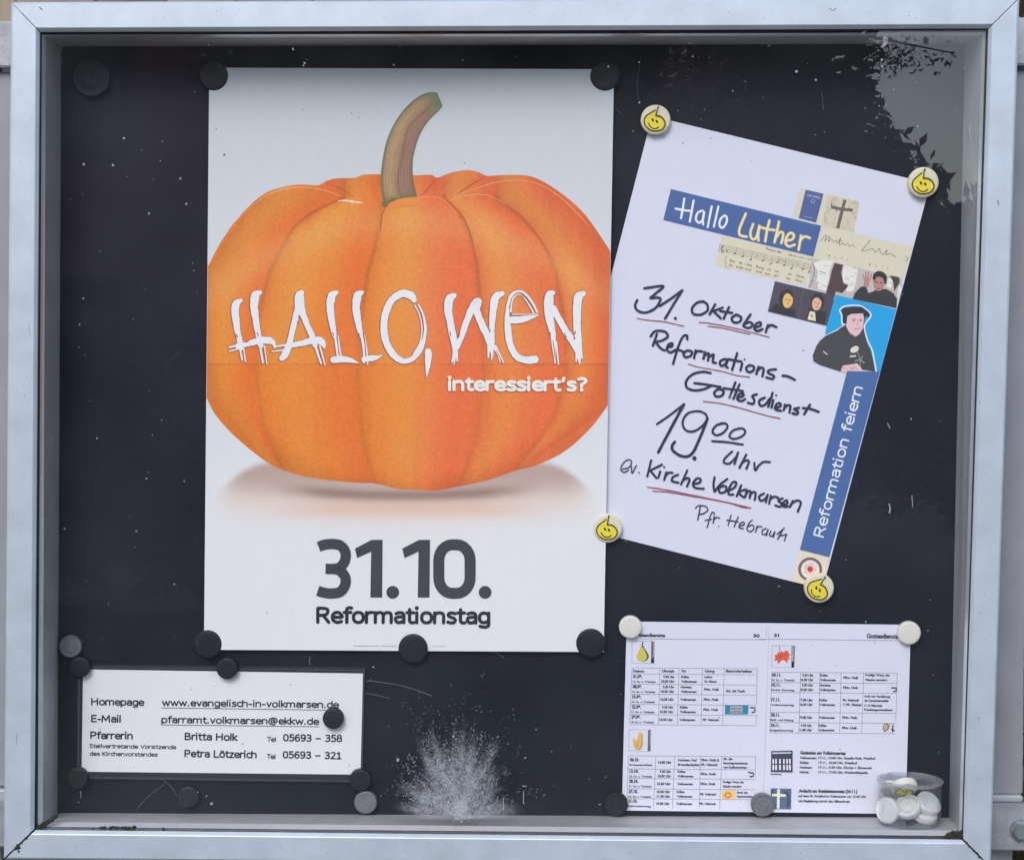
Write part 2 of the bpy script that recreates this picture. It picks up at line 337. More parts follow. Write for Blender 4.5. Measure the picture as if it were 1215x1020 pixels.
for i in range(4):
    j = (i+1) % 4; V = []; F = []
    gap0 = .0013 if i in (2, 3) else .0005; gap1 = .0013 if j in (2, 3) else .0005
    for t, Y in prof:
        A_ = U(*lerp(OUT[i], INN[i], t), Y); Z_ = U(*lerp(OUT[j], INN[j], t), Y); d = (Z_-A_).normalized()
        V += [A_+d*gap0, Z_-d*gap1]
    n = len(prof)
    for k in range(n-1): F.append([2*k, 2*k+1, 2*k+3, 2*k+2])
    F.append([2*k for k in range(n)]); F.append([2*k+1 for k in range(n)][::-1])
    mesh('frame_rail', V, F, M_frame, case)
def ring(name, q0, Y0, q1, Y1, m, parent, split=False):
    for i in range(4):
        j = (i+1) % 4
        mm = m[i] if isinstance(m, (list, tuple)) else m
        nm = name[i] if isinstance(name, (list, tuple)) else name
        A_, B_, C_, D_ = U(*q0[i], Y0), U(*q0[j], Y0), U(*q1[j], Y1), U(*q1[i], Y1)
        cen = (U(*BAK[0], .05)+U(*BAK[2], .05))/2
        nr = (B_-A_).cross(D_-A_).normalized()
        if nr.dot(cen-A_) > 0: nr = -nr
        if abs(nr.y) > .7: nr = Vector((0, 1, 0))
        th = .0015; V = [A_, B_, C_, D_] + [p+nr*th for p in (A_, B_, C_, D_)]
        mesh(nm, V, [[0, 1, 2, 3], [7, 6, 5, 4], [0, 4, 5, 1], [1, 5, 6, 2], [2, 6, 7, 3], [3, 7, 4, 0]], mm, parent)
ring('gasket', [lerp(INN[i], OUT[i], .15) for i in range(4)], .0135, [lerp(FLO[i], INN[i], .02) for i in range(4)], .0131, M_rubber, case)
ring('flange', [lerp(FLO[i], INN[i], .04) for i in range(4)], .0130, FLI, .0178, M_flange, case)
ring(['top_lining', 'side_lining', 'case_floor', 'side_lining'], FLI, .0178, BAK, B, [M_lining, M_lining, M_shelf, M_lining], case)
# glass
G0, G1 = .0095, .0125
gq = [lerp(INN[i], OUT[i], .10) for i in range(4)]
V = [U(*p, G0) for p in gq]+[U(*p, G0)+Vector((0, G1-G0, 0)) for p in gq]
pane = mesh('glass_pane', V, [[0, 3, 2, 1], [4, 5, 6, 7], [0, 1, 5, 4], [1, 2, 6, 5], [2, 3, 7, 6], [3, 0, 4, 7]], M_glass, case)
# back board
V = [U(*lerp(BAK[i], OUT[i], .08), B) for i in range(4)]; V += [p+Vector((0, .003, 0)) for p in V]
board = mesh('back_board', V, [[0, 3, 2, 1], [4, 5, 6, 7], [0, 1, 5, 4], [1, 2, 6, 5], [2, 3, 7, 6], [3, 0, 4, 7]], M_board, case)
# outer shell behind the frame
oq = [lerp(OUT[i], INN[i], .35) for i in range(4)]
V = [U(*p, .0146) for p in oq]; V += [Vector((p.x, .088, p.z)) for p in V]
mesh('outer_shell', V, [[4, 5, 6, 7], [0, 1, 5, 4], [1, 2, 6, 5], [2, 3, 7, 6], [3, 0, 4, 7]], M_post, case)

# dust, scratches and the splash
fw_s = Sheet(-.00005); fw = Ink(fw_s)
for k in range(150):
    if random.random() < .5: x, y = random.uniform(15, 1200), random.choice([random.uniform(8, 30), random.uniform(1000, 1014)])
    else: x, y = random.choice([random.uniform(15, 38), random.uniform(1152, 1172)]), random.uniform(40, 980)
    fw.disc(x, y, random.uniform(.25, .6), random.uniform(.3, .8), n=6)
for pts, ww in (([(984, 10), (988, 12.5), (992, 10)], .8), ([(1184, 238), (1184.5, 243)], 1.4), ([(47, 9), (50, 12)], 1.4), ([(34, 385), (35, 398)], .5), ([(1161, 850), (1162, 854)], .7), ([(20, 870), (19, 884)], .5)): fw.stroke(pts, ww)
tag(fw.build('frame_grit', mat('frame_grime', (.17, .18, .19), .9), case), kind='stuff')
gl_s = Sheet(G0-.0001)
dk = Ink(gl_s)
ir = lambda a_, b_: random.uniform(a_, b_)
for n in range(400):
    x, y = ir(56, 1160), ir(48, 960)
    if 240 < x < 730 and 80 < y < 772 and random.random() < .9: continue
    if x > 745 and y > 190 and y < 690 and random.random() < .7: continue
    r = random.choice([.35, .45, .5, .6, .7, 1.0]) * (1.0 if y < 300 else .8)
    dk.disc(x, y, r, r*ir(1, 1.9), ir(0, 3), n=7)
for (x, y, r) in ((99.5, 195, 1.3), (134, 196, 1.4), (147, 164, 1.3), (251, 953, 1.6), (443, 791, 1), (538, 873, 1.2), (472, 901, 1.8), (214, 212, 1.2), (221, 242, 1.2), (1081, 497, 1), (1050, 46, 1.2), (1049, 52, 1.4), (945, 85, 1.5), (968, 95, 1.2)): dk.disc(x, y, r, r*1.2, ir(0, 3), n=9)
for pts, ww in (([(1052, 43), (1048, 48), (1052, 51), (1047, 56)], 1.6), ([(1048, 43), (1053, 47), (1047, 53)], 1), ([(95, 938), (96, 941), (95.5, 946)], .6),
                ([(1055, 598), (1056, 602), (1055.5, 608)], 1.7), ([(1082, 588), (1083, 602)], .8), ([(1053, 502), (1056, 508)], 1), ([(1151, 148), (1150, 156), (1152, 164)], 1),
                ([(621.5, 938), (621, 946), (621.5, 953)], .8), ([(620, 932), (624.5, 932.5)], 1.0), ([(597, 946), (597.5, 954), (596.5, 960)], .8)): dk.stroke(pts, ww, jit=.3)
tag(dk.build('dust_specks', M_speck, pane), kind='stuff')
dd = Ink(gl_s)
for (x, y, r) in ((266, 184, 1.1), (657, 21, 1), (943, 30, .8), (1184, 240, .8), (360, 130, .5), (810, 170, .7), (953, 416, .8), (425, 140, .6), (50, 10, .8)): dd.disc(x, y, r, r*1.4, n=8)
M_ds = mat('dark_grit', (.05, .05, .05), .9)
tag(dd.build('grit_specks', M_ds, pane), kind='stuff')
# splash: thousands of dried droplets thrown up from one point low on the pane
M_spl = bpy.data.materials.new('dried_chalky_splash'); M_spl.use_nodes = True; t = M_spl.node_tree
P = t.nodes['Principled BSDF']; P.inputs['Base Color'].default_value = (.56, .57, .62, 1); P.inputs['Roughness'].default_value = .9
P.inputs['Alpha'].default_value = .24
sp = Ink(gl_s)
def edge(an): return 100+14*math.sin(an*9+1)+10*math.sin(an*17)+7*math.sin(an*31+2)
def drop(x, y, r):
    n = len(sp.V); off = .0003+random.random()*.0004; k = 5; ph = ir(0, 6); e = ir(.6, 1.6)
    for i in range(k):
        t_ = ph+2*math.pi*i/k; sp.V.append(gl_s.p(x+r*math.cos(t_), y+r*e*math.sin(t_), off))
    sp.F.append(list(range(n, n+k)))
for n in range(7000):
    an = ir(-.1, math.pi+.15); R = edge(an); q = random.random()**.62
    rr = R*q*ir(.85, 1.08); x = 541+rr*math.cos(an)*.56; y = 966-rr*math.sin(an)*1.04
    if y > 967 or (x > 600 and y > 925 and random.random() < .7): continue
    if x < 500 and 915 < y < 945 and random.random() < .6: continue
    if 515 < x < 560 and y < 885 and random.random() < .55: continue
    drop(x, y, ir(.3, .95)*(1.15-.4*q))
for n in range(420):
    x, y = random.gauss(547, 5), random.gauss(958, 6); drop(x, y, ir(.6, 1.5))
for n in range(260):
    an = ir(.1, 3.0); rr = edge(an)*ir(1, 1.45); drop(541+rr*math.cos(an)*.62, 965-rr*math.sin(an), ir(.3, .8))
for n in range(500):
    an = random.choice([2.75, 2.9, 2.45, 2.6, .5, .8, 1.1, 2.1])+random.gauss(0, .03); rr = ir(40, 112); drop(541+rr*math.cos(an)*.66, 965-rr*math.sin(an), ir(.4, .9))
tag(sp.build('dried_splash', M_spl, pane), kind='stuff')
# the thin powdery film under the droplets, densest at the foot of the splash
M_film = bpy.data.materials.new('powdery_film'); M_film.use_nodes = True; t = M_film.node_tree; P = t.nodes['Principled BSDF']
P.inputs['Base Color'].default_value = (.56, .57, .62, 1); P.inputs['Roughness'].default_value = .95
at_ = t.nodes.new('ShaderNodeVertexColor'); at_.layer_name = 'print'; nz = t.nodes.new('ShaderNodeTexNoise'); nz.inputs['Scale'].default_value = 210; nz.inputs['Detail'].default_value = 8; nz.inputs['Roughness'].default_value = .75
tc_ = t.nodes.new('ShaderNodeTexCoord'); t.links.new(tc_.outputs['Object'], nz.inputs['Vector'])
mr_ = t.nodes.new('ShaderNodeMapRange'); mr_.inputs['From Min'].default_value = .28; mr_.inputs['From Max'].default_value = .72; t.links.new(nz.outputs[0], mr_.inputs[0])
mu_ = t.nodes.new('ShaderNodeMath'); mu_.operation = 'MULTIPLY'; t.links.new(at_.outputs[0], mu_.inputs[0]); t.links.new(mr_.outputs[0], mu_.inputs[1]); t.links.new(mu_.outputs[0], P.inputs['Alpha'])
V = []; C = []; F = []; n1, n2 = 60, 48
for j_ in range(n2+1):
    for i_ in range(n1+1):
        x, y = 455+175*i_/n1, 838+140*j_/n2; dx_, dy_ = (x-541)/.64, 968-y; an = math.atan2(max(dy_, 0), dx_); rr = math.hypot(dx_, dy_)
        ed = edge(an)*(1+.10*math.sin(an*23)); q = max(0, 1-rr/ed); a_ = .72*min(1, q*2.2)**1.3*(1-.35*math.exp(-((x-535)/16)**2)*(1 if y < 890 else 0))
        a_ *= (.74+.26*math.sin(an*7+.7+1.3*math.sin(rr*.06)))
        a_ = max(a_, 1.3*math.exp(-((x-547)/8)**2-((y-957)/8)**2))
        if y > 972: a_ = 0
        V.append(gl_s.p(x, y, .0002)); C.append((a_, a_, a_))
for j_ in range(n2):
    for i_ in range(n1): k = j_*(n1+1)+i_; F.append([k, k+n1+1, k+n1+2, k+1])
tag(mesh('splash_film', V, F, M_film, pane, cols=C), kind='stuff')
# faint scratches and old rings on the board
M_scr = mat('pale_scratch', (.10, .105, .12), .7)
bs = Sheet(B-.0002); sc = Ink(bs)
for pts, ww in (([(433, 807.5), (445, 808), (480, 814), (512, 825)], .9), ([(432, 822), (446, 824), (462, 828)], .8), ([(585, 773), (592, 776), (598, 780)], .8), ([(368, 779), (367, 784), (368, 788)], 1.2),
                ([(190, 923), (205, 935), (215, 955)], .7), ([(162, 960), (175, 945), (195, 930)], .6), ([(760, 70), (756, 100), (758, 118)], .5), ([(975, 110), (977, 130)], .6),
                ([(575, 797), (572, 803), (570, 800)], .7), ([(730, 128), (738, 136)], .5)): sc.stroke(pts, ww, jit=.3)
tag(sc.build('scratches', M_scr, board), kind='stuff')
# dirt in the corners
def dirt(cx, cy, Y, n, sx, sy, seed, slope=0):
    random.seed(seed); V = []; F = []
    for k in range(n):
        t_ = random.gauss(0, 1); x = cx+t_*sx; y = cy+slope*t_*sx+random.gauss(0, 1)*sy; r = ir(.0007, .0024); c0 = U(x, y, Y)
        bm = bmesh.new(); bmesh.ops.create_icosphere(bm, subdivisions=1, radius=r)
        n0 = len(V); bm.verts.index_update()
        for v in bm.verts: V.append(c0+v.co*ir(.6, 1.3))
        F += [[n0+v.index for v in f.verts] for f in bm.faces]; bm.free()
    tag(mesh('corner_dirt', V, F, M_dirt, case), kind='stuff')
dirt(55, 976, .0085, 70, 6, 1.3, 1, -.7); dirt(1134, 989, .0085, 90, 7, 1.3, 2, -.25)
dirt(41, 985, .010, 40, 2.5, 1.6, 3, -.8); dirt(22, 1003, .0015, 26, 4, .6, 4, -1.0); dirt(1155, 1008, .0015, 30, 7, .5, 5, 1.0); dirt(146, 982, .010, 30, 16, .4, 6, .01)
dirt(21.5, 1004, .001, 22, .9, 2.6, 9, .2)
random.seed(11)

# ------------------------------------------------------------------ pumpkin poster
def pbulge(x, y):
    u = (x-245)/478; v = (y-80)/692
    return .0035 + .0022*abs(u-.5)*2 + .0012*abs(v-.51)*2 + .0006*math.sin(u*7+v*3)*v
post_s = Sheet(B-.0008, pbulge)
poster = empty('poster', U(480, 772, B-.004), 'tall white poster of a big orange pumpkin lettered HALLO, WEN', 'poster')
def mixc(a_, b_, t_): t_ = max(0, min(1, t_)); return tuple(p+(q-p)*t_ for p, q in zip(a_, b_))
sm = lambda e0, e1, x: (lambda t_: t_*t_*(3-2*t_))(max(0, min(1, (x-e0)/(e1-e0))))
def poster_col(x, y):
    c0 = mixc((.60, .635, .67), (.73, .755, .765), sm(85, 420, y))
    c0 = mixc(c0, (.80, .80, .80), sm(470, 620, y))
    # printed soft reflection below the fruit
    ex = (x-481)/236; top = 556+30*max(0, 1-ex*ex)**.5 if abs(ex) < 1 else 560
    if abs(ex) < 1.06 and y > 535:
        bow = 604+14*(1-ex*ex)
        side = (1-sm(.80, 1.02, abs(ex)*(1+.0*y)))*sm(-5, 6, y-(548+52*(max(0, abs(x-481)-158)/76)**2))
        a_ = (1-sm(bow-34, bow+26, y))*side
        if y < 553+25*abs(ex)*0: a_ *= 1
        c0 = mixc(c0, mixc((.50, .34, .28), (.80, .64, .53), sm(560, 602, y)), a_*.9)
        br = math.exp(-((y-588+22*ex*ex)/8)**2)*(1-sm(.35, .75, abs(ex)))
        c0 = mixc(c0, (.22, .10, .08), br*.75)
        pe = math.exp(-((y-604)/9)**2)*(1-sm(.3, .8, abs(ex)))
        c0 = mixc(c0, (.80, .44, .28), pe*.5)
    return c0
PQ = [(248.3, 80.5), (728.6, 82.4), (716.3, 773.2), (242, 770.5)]
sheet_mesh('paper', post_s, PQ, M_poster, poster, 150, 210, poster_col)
xl = lambda y: 248.3+(242-248.3)*(y-80.5)/690+.4
xr = lambda y: 728.6+(716.3-728.6)*(y-82)/691-.4
TOP = [(243, 323), (245, 319), (264.5, 283), (289, 251.5), (313.5, 230), (338, 221.5), (357.6, 219), (377, 220), (387, 215), (399, 211.8), (421, 211), (431, 207.6), (451, 207), (493, 208), (512, 207.6), (519, 211), (535, 205), (553.5, 202), (568, 204.5), (577, 208.7), (590, 208.2), (612, 207.5), (632, 210), (651.6, 219.7), (676, 237), (695.7, 256.5), (713, 281), (722.6, 295.7), (728, 305)]
BOT = [(243, 467), (244.4, 470), (254.7, 490.6), (278, 517), (316.5, 548), (343, 559.7), (372, 567), (416.5, 572), (446, 573.5), (472, 580), (490, 580.6), (515, 581.8), (539, 578), (577, 570), (612, 558), (636, 552), (671, 534.7), (700.6, 508), (719.7, 483), (728, 470)]
SEAM = [([409, 377, 348, 331, 318, 306, 304, 312, 335], [234, 249, 271, 300, 327, 385, 440, 500, 555], 1.0),
        ([453, 451, 446, 436, 428, 425, 430, 446], [246, 264, 290, 325, 385, 450, 520, 574], 1.0),
        ([527, 543.7, 558, 566, 573, 574, 566, 545], [235, 251.6, 281, 315, 385, 450, 520, 576], 1.0),
        ([590, 617, 639, 651.6, 660, 672, 672, 655, 612], [237, 256, 281, 300.6, 327, 390, 450, 500, 558], 1.0),
        ([350, 300, 275, 262, 262, 280, 316], [225, 250, 290, 350, 430, 490, 548], .35)]
from numpy import interp
def smooth_x(P_):
    q = [P_[0]]
    for p in catmull(P_, 5):
        if p[0] > q[-1][0]+.05: q.append(p)
    return q
TOP = smooth_x(TOP); BOT = smooth_x(BOT)
def pump_col(x, y):
    L_ = np.array(pc(217, 124, 56)); R_ = np.array(pc(222, 116, 76))
    cc = L_+(R_-L_)*sm(430, 520, x)
    cc = cc*(1+.025*math.sin(x*.13+1.5*math.sin(y*.01))+.02*math.sin(x*.31+y*.015))
    y_ = np.array(pc(228, 152, 76)); red = np.array(pc(206, 88, 56))
    up = 1-.55*sm(330, 450, y); low = sm(470, 570, y)
    sx = [244-.16*max(0, y-400)+.5*max(0, y-470)] + [float(interp(y, ys, xs)) for xs, ys, k in SEAM[:4]] + [724]
    sx[0] = float(interp(y, [240, 323, 467, 548, 582], [300, 243, 244, 316, 440])); sx[5] = float(interp(y, [208, 256, 300, 483, 558, 582], [640, 695, 726, 726, 612, 540]))
    ins = [k for k in range(5) if sx[k] <= x < sx[k+1]]
    if ins:
        k = ins[0]; u = (x-sx[k])/max(8, sx[k+1]-sx[k])
        rnd = math.sin(math.pi*max(0, min(1, u)))**.5
        cc = cc*(1-.20*up*(1-rnd))
        cc = cc + (y_-cc)*(.26+.16*up)*math.exp(-((u-.30)/.22)**2)
        cc = cc + (red-cc)*(.18+.24*up)*math.exp(-((u-.84)/.17)**2)
    for xs, ys, k in SEAM[:4]:
        if ys[0]-4 < y < ys[-1]+6:
            d = x-float(interp(y, ys, xs)); cc = cc*(1-(.07+.20*max(0, up-.45))*math.exp(-(d/2.6)**2)-.05*math.exp(-(d/8)**2))
    cc = cc*(1+.09*(random.random()-.5))
    sh_ = math.exp(-((y-262-.0016*(x-483)**2)/20)**2)*(1 if ins else 0)
    cc = cc + (np.array(pc(240, 178, 124))-cc)*.20*sh_
    cc = cc + (y_-cc)*.15*math.exp(-((x-478)/12)**2)
    r_ = math.hypot((x-483)/244, (y-400)/185)
    cc = cc*(1-.16*sm(.85, 1.02, r_))
    if y > 432: cc = cc*np.array((.94, .89, .78)); cc = cc*(1+.10*math.exp(-((x-500)/30)**2))
    cc = cc*(1-.25*math.exp(-((y-432)/.8)**2))  # shade in the sheet's horizontal fold, painted into the print colour
    cc = cc*(1-.10*sm(548, 582, y))
    cc = cc*(1+.08*math.exp(-((x-486.5)/1.5)**2))  # light along the sheet's vertical fold, painted into the print colour
    cc = cc*np.array((1.09, 1.02, .95))
    return tuple(np.clip(cc, .004, .86))
V = []; C = []; F = []; nx, ny = 240, 200
for i in range(nx+1):
    for j in range(ny+1):
        t_ = i/nx; x = 243.5+t_*(725-243.5)
        for _ in range(2):
            yt = interp(x, [p[0] for p in TOP], [p[1] for p in TOP]); yb = interp(x, [p[0] for p in BOT], [p[1] for p in BOT])
            y = yt+(yb-yt)*j/ny; x = xl(y)+t_*(xr(y)-xl(y))
        V.append(post_s.p(x, y, .00012)); C.append(pump_col(x, y))
for i in range(nx):
    for j in range(ny):
        k = i*(ny+1)+j; F.append([k, k+1, k+ny+2, k+ny+1])
mesh('printed_pumpkin', V, F, M_pump, poster, cols=C)
post_s.nb = 0
# back lobes' creases and glossy rims printed on the fruit
k_ = Ink(post_s)
k_.stroke([(388, 217, .6), (405, 224, 1.6), (420, 234, .6)], 1.5); k_.stroke([(519, 211, .6), (508, 224, 1.8), (500, 232, .5)], 1.5); k_.stroke([(577, 209, .6), (558, 220, 2), (540, 232, .6)], 1.5)
k_.stroke([(344, 275, .6), (360, 259, 1.4), (380, 247, 1.8), (409, 234, 1)]); k_.stroke([(530, 238, 1), (545, 252, 1.8), (557, 275, 1.6), (564, 305, .8)]); k_.stroke([(592, 238, .8), (618, 257, 1.5), (640, 283, 1.2), (652, 305, .6)])
k_.stroke([(457, 247, 1), (453, 256, 1.4), (451, 275, .8)])
k_.build('printed_crease', ink(176, 76, 38), poster)
k_ = Ink(post_s)
k_.stroke([(290, 253, 0.32), (314, 233, 0.84), (338, 224.5, 2), (360, 222, 1.05), (385, 226, 0.95), (405, 233, 0.42)]); k_.stroke([(540, 232, 0.52), (570, 222, 0.84), (590, 216, 0.84), (615, 214, 0.84), (640, 219, 0.79), (662, 232, 0.95), (682, 250, 1.05), (700, 270, 0.42)])
k_.stroke([(486, 237, 0.52), (505, 234, 0.79), (520, 235, 0.68), (532, 242, 0.63), (543, 256, 0.26)]); k_.stroke([(534, 238, 0.84), (552, 232, 0.95), (575, 231, 0.95), (590, 237, 0.63), (600, 243, 0.26)])
k_.stroke([(457, 249, 0.32), (464, 241, 0.63), (478, 235, 0.63), (490, 234, 0.52)]); k_.stroke([(262, 288, 0.21), (275, 268, 0.58), (288, 254, 0.26)])
k_.build('printed_rim_light', ink(226, 150, 108), poster)
k_ = Ink(post_s); k_.stroke([(401, 238.5, .6), (409, 238, 2), (419, 239.3, 2.2), (431, 241, .6)], jit=.5)
k_.build('printed_gleam', ink(236, 200, 184), poster)
# stem
cen = [(475, 238, 20.5), (471, 216, 19.5), (472, 190, 18), (477, 168, 17.5), (485, 150, 16.5), (495, 136, 15.5), (506, 126, 14.5), (515, 121, 12.5), (522, 118, 8.5)]
cs_ = catmull(cen, 10); V = []; C = []; F = []; nc = 28
for i, (x, y, r) in enumerate(cs_):
    x0, y0, _ = cs_[max(0, i-1)]; x1, y1, _ = cs_[min(len(cs_)-1, i+1)]; dx, dy = x1-x0, y1-y0; d = math.hypot(dx, dy); nx_, ny_ = dy/d, -dx/d; nx_, ny_ = -nx_, -ny_
    for j in range(nc+1):
        s_ = j/nc*2-1; t_ = i/len(cs_)
        yy = y+s_*ny_*r
        if i == 0: yy = 234+(12 if j < nc*.4 else 0)*0 + 0
        V.append(post_s.p(x+s_*nx_*r, y+s_*ny_*r, .00020))
        c0 = mixc((.30, .19, .10), (.24, .13, .095), sm(-.3, .5, s_)); c0 = mixc(c0, (.12, .13, .065), sm(.72, 1, abs(s_))); c0 = mixc(c0, (.36, .25, .13), .6*math.exp(-((s_+.45)/.2)**2))
        c0 = mixc(c0, (.13, .075, .05), .55*math.exp(-((s_-.15+.1*math.sin(i*.2))/.10)**2)); c0 = mixc(c0, (.15, .19, .10), sm(.70, .88, t_)*.85); c0 = mixc(c0, (.13, .13, .05), 1-sm(0, .08, t_))
        c0 = mixc(c0, (.07, .08, .04), .5*random.random()*sm(.8, 1, t_)); c0 = tuple(v_*(1.38+.22*math.sin(j*2.4+.3*math.sin(i*.15))) for v_ in c0); C.append(c0)
for i in range(len(cs_)-1):
    for j in range(nc): k = i*(nc+1)+j; F.append([k, k+1, k+nc+2, k+nc+1])
mesh('printed_stem', V, F, M_pump, poster, cols=C)
# front lobes overlap the stem's foot
post_s.nb = 6
fr = Ink(post_s); fr.poly([(457, 249), (463, 241), (472, 236.5), (482, 234.5), (497, 233.5), (500, 244), (480, 246)], raw=True); fr.build('printed_lobe', ink(218, 128, 60), poster)
fr = Ink(post_s); fr.stroke([(454, 241), (457, 245), (461, 240), (468, 236)], 3.5); fr.build('printed_moss', ink(110, 100, 50), poster)

brush = []
D = (265, 330); E_ = (475, 330)
HD = [[(104, 132, 24), (78, 150, 46), (70, 190, 48), (74, 240, 46), (82, 300, 38), (95, 360, 34), (104, 410, 40)], [(99, 420, 12), (112, 485, 12)], [(121, 420, 8), (131, 495, 8)],
      [(218, 85, 26), (192, 102, 52), (182, 160, 50), (190, 230, 42), (205, 320, 36), (222, 400, 34)], [(217, 400, 15), (235, 500, 13)], [(243, 400, 8), (258, 512, 6)],
      [(85, 402, 34), (150, 388, 34), (220, 370, 42), (275, 370, 42), (302, 392, 22), (306, 415, 8)], [(36, 410, 12), (92, 396, 12)], [(36, 434, 8), (92, 418, 10)],
      [(462, 88, 38), (448, 110, 52), (443, 180, 44), (425, 250, 38), (405, 330, 36), (392, 390, 38), (368, 450, 44), (348, 474, 36)], [(455, 100, 44), (466, 190, 42), (495, 270, 36), (525, 340, 36), (545, 400, 30)],
      [(545, 400, 15), (580, 505, 12)], [(572, 400, 10), (603, 515, 8)], [(400, 398, 30), (470, 385, 36), (540, 368, 44), (582, 376, 44), (600, 412, 14)], [(288, 435, 8), (372, 425, 10)], [(300, 406, 12), (392, 394, 14)],
      [(672, 85, 26), (645, 104, 50), (634, 160, 48), (640, 230, 42), (652, 300, 36), (660, 340, 30)], [(662, 340, 14), (680, 460, 16)], [(680, 345, 10), (698, 465, 10)], [(652, 484, 40), (700, 480, 42), (750, 486, 32), (800, 502, 6)],
      [(822, 85, 26), (797, 104, 50), (788, 170, 48), (796, 240, 42), (808, 300, 36), (815, 340, 28)], [(820, 340, 16), (834, 420, 16), (834, 500, 12)], [(838, 345, 8), (852, 440, 10), (856, 512, 8)], [(832, 482, 30), (870, 476, 38), (910, 470, 26), (945, 455, 4)],
      [(1132, 130, 34), (1112, 103, 50), (1060, 92, 46), (1000, 130, 44), (962, 210, 44), (953, 300, 44), (970, 390, 44), (1015, 460, 42), (1070, 492, 34), (1125, 475, 32), (1168, 425, 30), (1190, 360, 24), (1198, 290, 18), (1185, 215, 12), (1158, 160, 12)],
      [(1135, 160, 8), (1165, 220, 8), (1178, 300, 8), (1168, 380, 10), (1130, 450, 12)]]
EW = [[(165, 436, 42), (166, 480, 42), (162, 530, 28), (156, 585, 6)],
      [(318, 104, 34), (292, 125, 54), (284, 190, 50), (296, 260, 44), (312, 340, 44), (326, 420, 36), (318, 470, 22), (305, 500, 8)], [(332, 440, 12), (318, 512, 7)], [(335, 440, 16), (338, 492, 10)],
      [(335, 410, 34), (365, 340, 36), (392, 260, 40), (425, 180, 44), (452, 142, 52)], [(460, 140, 52), (452, 190, 44), (482, 270, 44), (515, 340, 42), (535, 400, 36), (545, 450, 16), (540, 482, 8)],
      [(525, 400, 18), (522, 470, 10)], [(550, 400, 22), (580, 450, 12), (592, 500, 6)], [(565, 400, 10), (612, 500, 8)], [(545, 380, 34), (543, 300, 34), (550, 200, 44), (566, 115, 50), (605, 92, 30)],
      [(812, 200, 12), (780, 140, 14), (740, 92, 14), (700, 78, 14), (660, 100, 22), (640, 160, 20)], [(790, 205, 10), (760, 150, 10), (725, 105, 8), (695, 98, 8), (665, 130, 10), (655, 200, 10)],
      [(640, 150, 18), (634, 230, 30), (640, 320, 42), (655, 400, 42), (692, 465, 40), (745, 485, 44), (798, 482, 50)], [(655, 248, 44), (700, 247, 44), (750, 238, 36), (820, 219, 5)], [(655, 215, 6), (815, 213, 5)],
      [(905, 88, 30), (885, 105, 56), (880, 190, 58), (892, 270, 46), (905, 330, 36), (912, 420, 20), (918, 505, 8)], [(925, 380, 12), (938, 510, 9)], [(905, 180, 46), (945, 250, 40), (985, 320, 42), (1030, 385, 44), (1056, 440, 40), (1064, 508, 8)],
      [(1045, 430, 12), (1043, 495, 8)], [(1085, 92, 34), (1058, 112, 54), (1048, 190, 50), (1050, 300, 46), (1058, 390, 42), (1070, 440, 20), (1080, 475, 8)]]
k_ = Ink(post_s); 
for org, L_ in ((D, HD), (E_, EW)):
    k_.org = org; k_.sc = 5
    for st in L_: k_.stroke([(x-2, y+2, w_+7) for x, y, w_ in st], jit=.03)
k_.build('lettering_shadow', ink(140, 84, 68), poster)
k_ = Ink(post_s)
for org, L_ in ((D, HD), (E_, EW)):
    k_.org = org; k_.sc = 5
    for st in L_: k_.stroke([(x, y, w_*.94) for x, y, w_ in st], jit=.07)
k_.build('brush_lettering', ink(232, 230, 240), poster)
kk = Ink(post_s)
kk.org = D; kk.sc = 5
for st in ([(78, 335, 8), (84, 352, 5)], [(200, 325, 7), (208, 345, 4)], [(448, 222, 7), (449, 242, 4)], [(440, 268, 8), (447, 255, 5)], [(650, 325, 8), (654, 345, 4)], [(674, 335, 5), (680, 380, 4), (685, 450, 6)], [(803, 328, 8), (806, 348, 5)], [(838, 350, 4), (844, 440, 7)], [(570, 445, 6), (580, 475, 3)], [(238, 430, 5), (243, 480, 3)], [(128, 380, 5), (148, 374, 7)], [(1165, 195, 3), (1184, 260, 5), (1186, 320, 6), (1176, 370, 3)]): kk.stroke(st)
kk.org = E_
for st in ([(295, 320, 7), (300, 345, 4)], [(345, 350, 8), (352, 325, 6)], [(530, 320, 7), (534, 300, 4)], [(570, 430, 4), (600, 490, 4)], [(655, 222, 8), (660, 205, 6)], [(710, 90, 4), (750, 125, 5), (785, 180, 4)], [(645, 180, 4), (660, 120, 5)], [(888, 325, 9), (890, 345, 4)], [(905, 370, 4), (915, 440, 5), (918, 480, 3)], [(1036, 318, 9), (1035, 335, 5)], [(1032, 350, 9), (1033, 362, 8)], [(924, 95, 8), (922, 92, 6)], [(972, 325, 6), (985, 350, 5)]): kk.stroke(st)
kk.build('brush_gap', ink(130, 75, 66), poster)
t1 = Ink(post_s); mono(t1, 'interessiert’s?', (529.6, 465.6), (697, 466.2), 18, 4.9); t1.build('caption_shadow', ink(150, 74, 58), poster)
t1 = Ink(post_s); mono(t1, 'interessiert’s?', (530.8, 464.2), (697.2, 464.7), 17.4, 3.8); t1.build('caption_lettering', ink(250, 226, 222), poster)
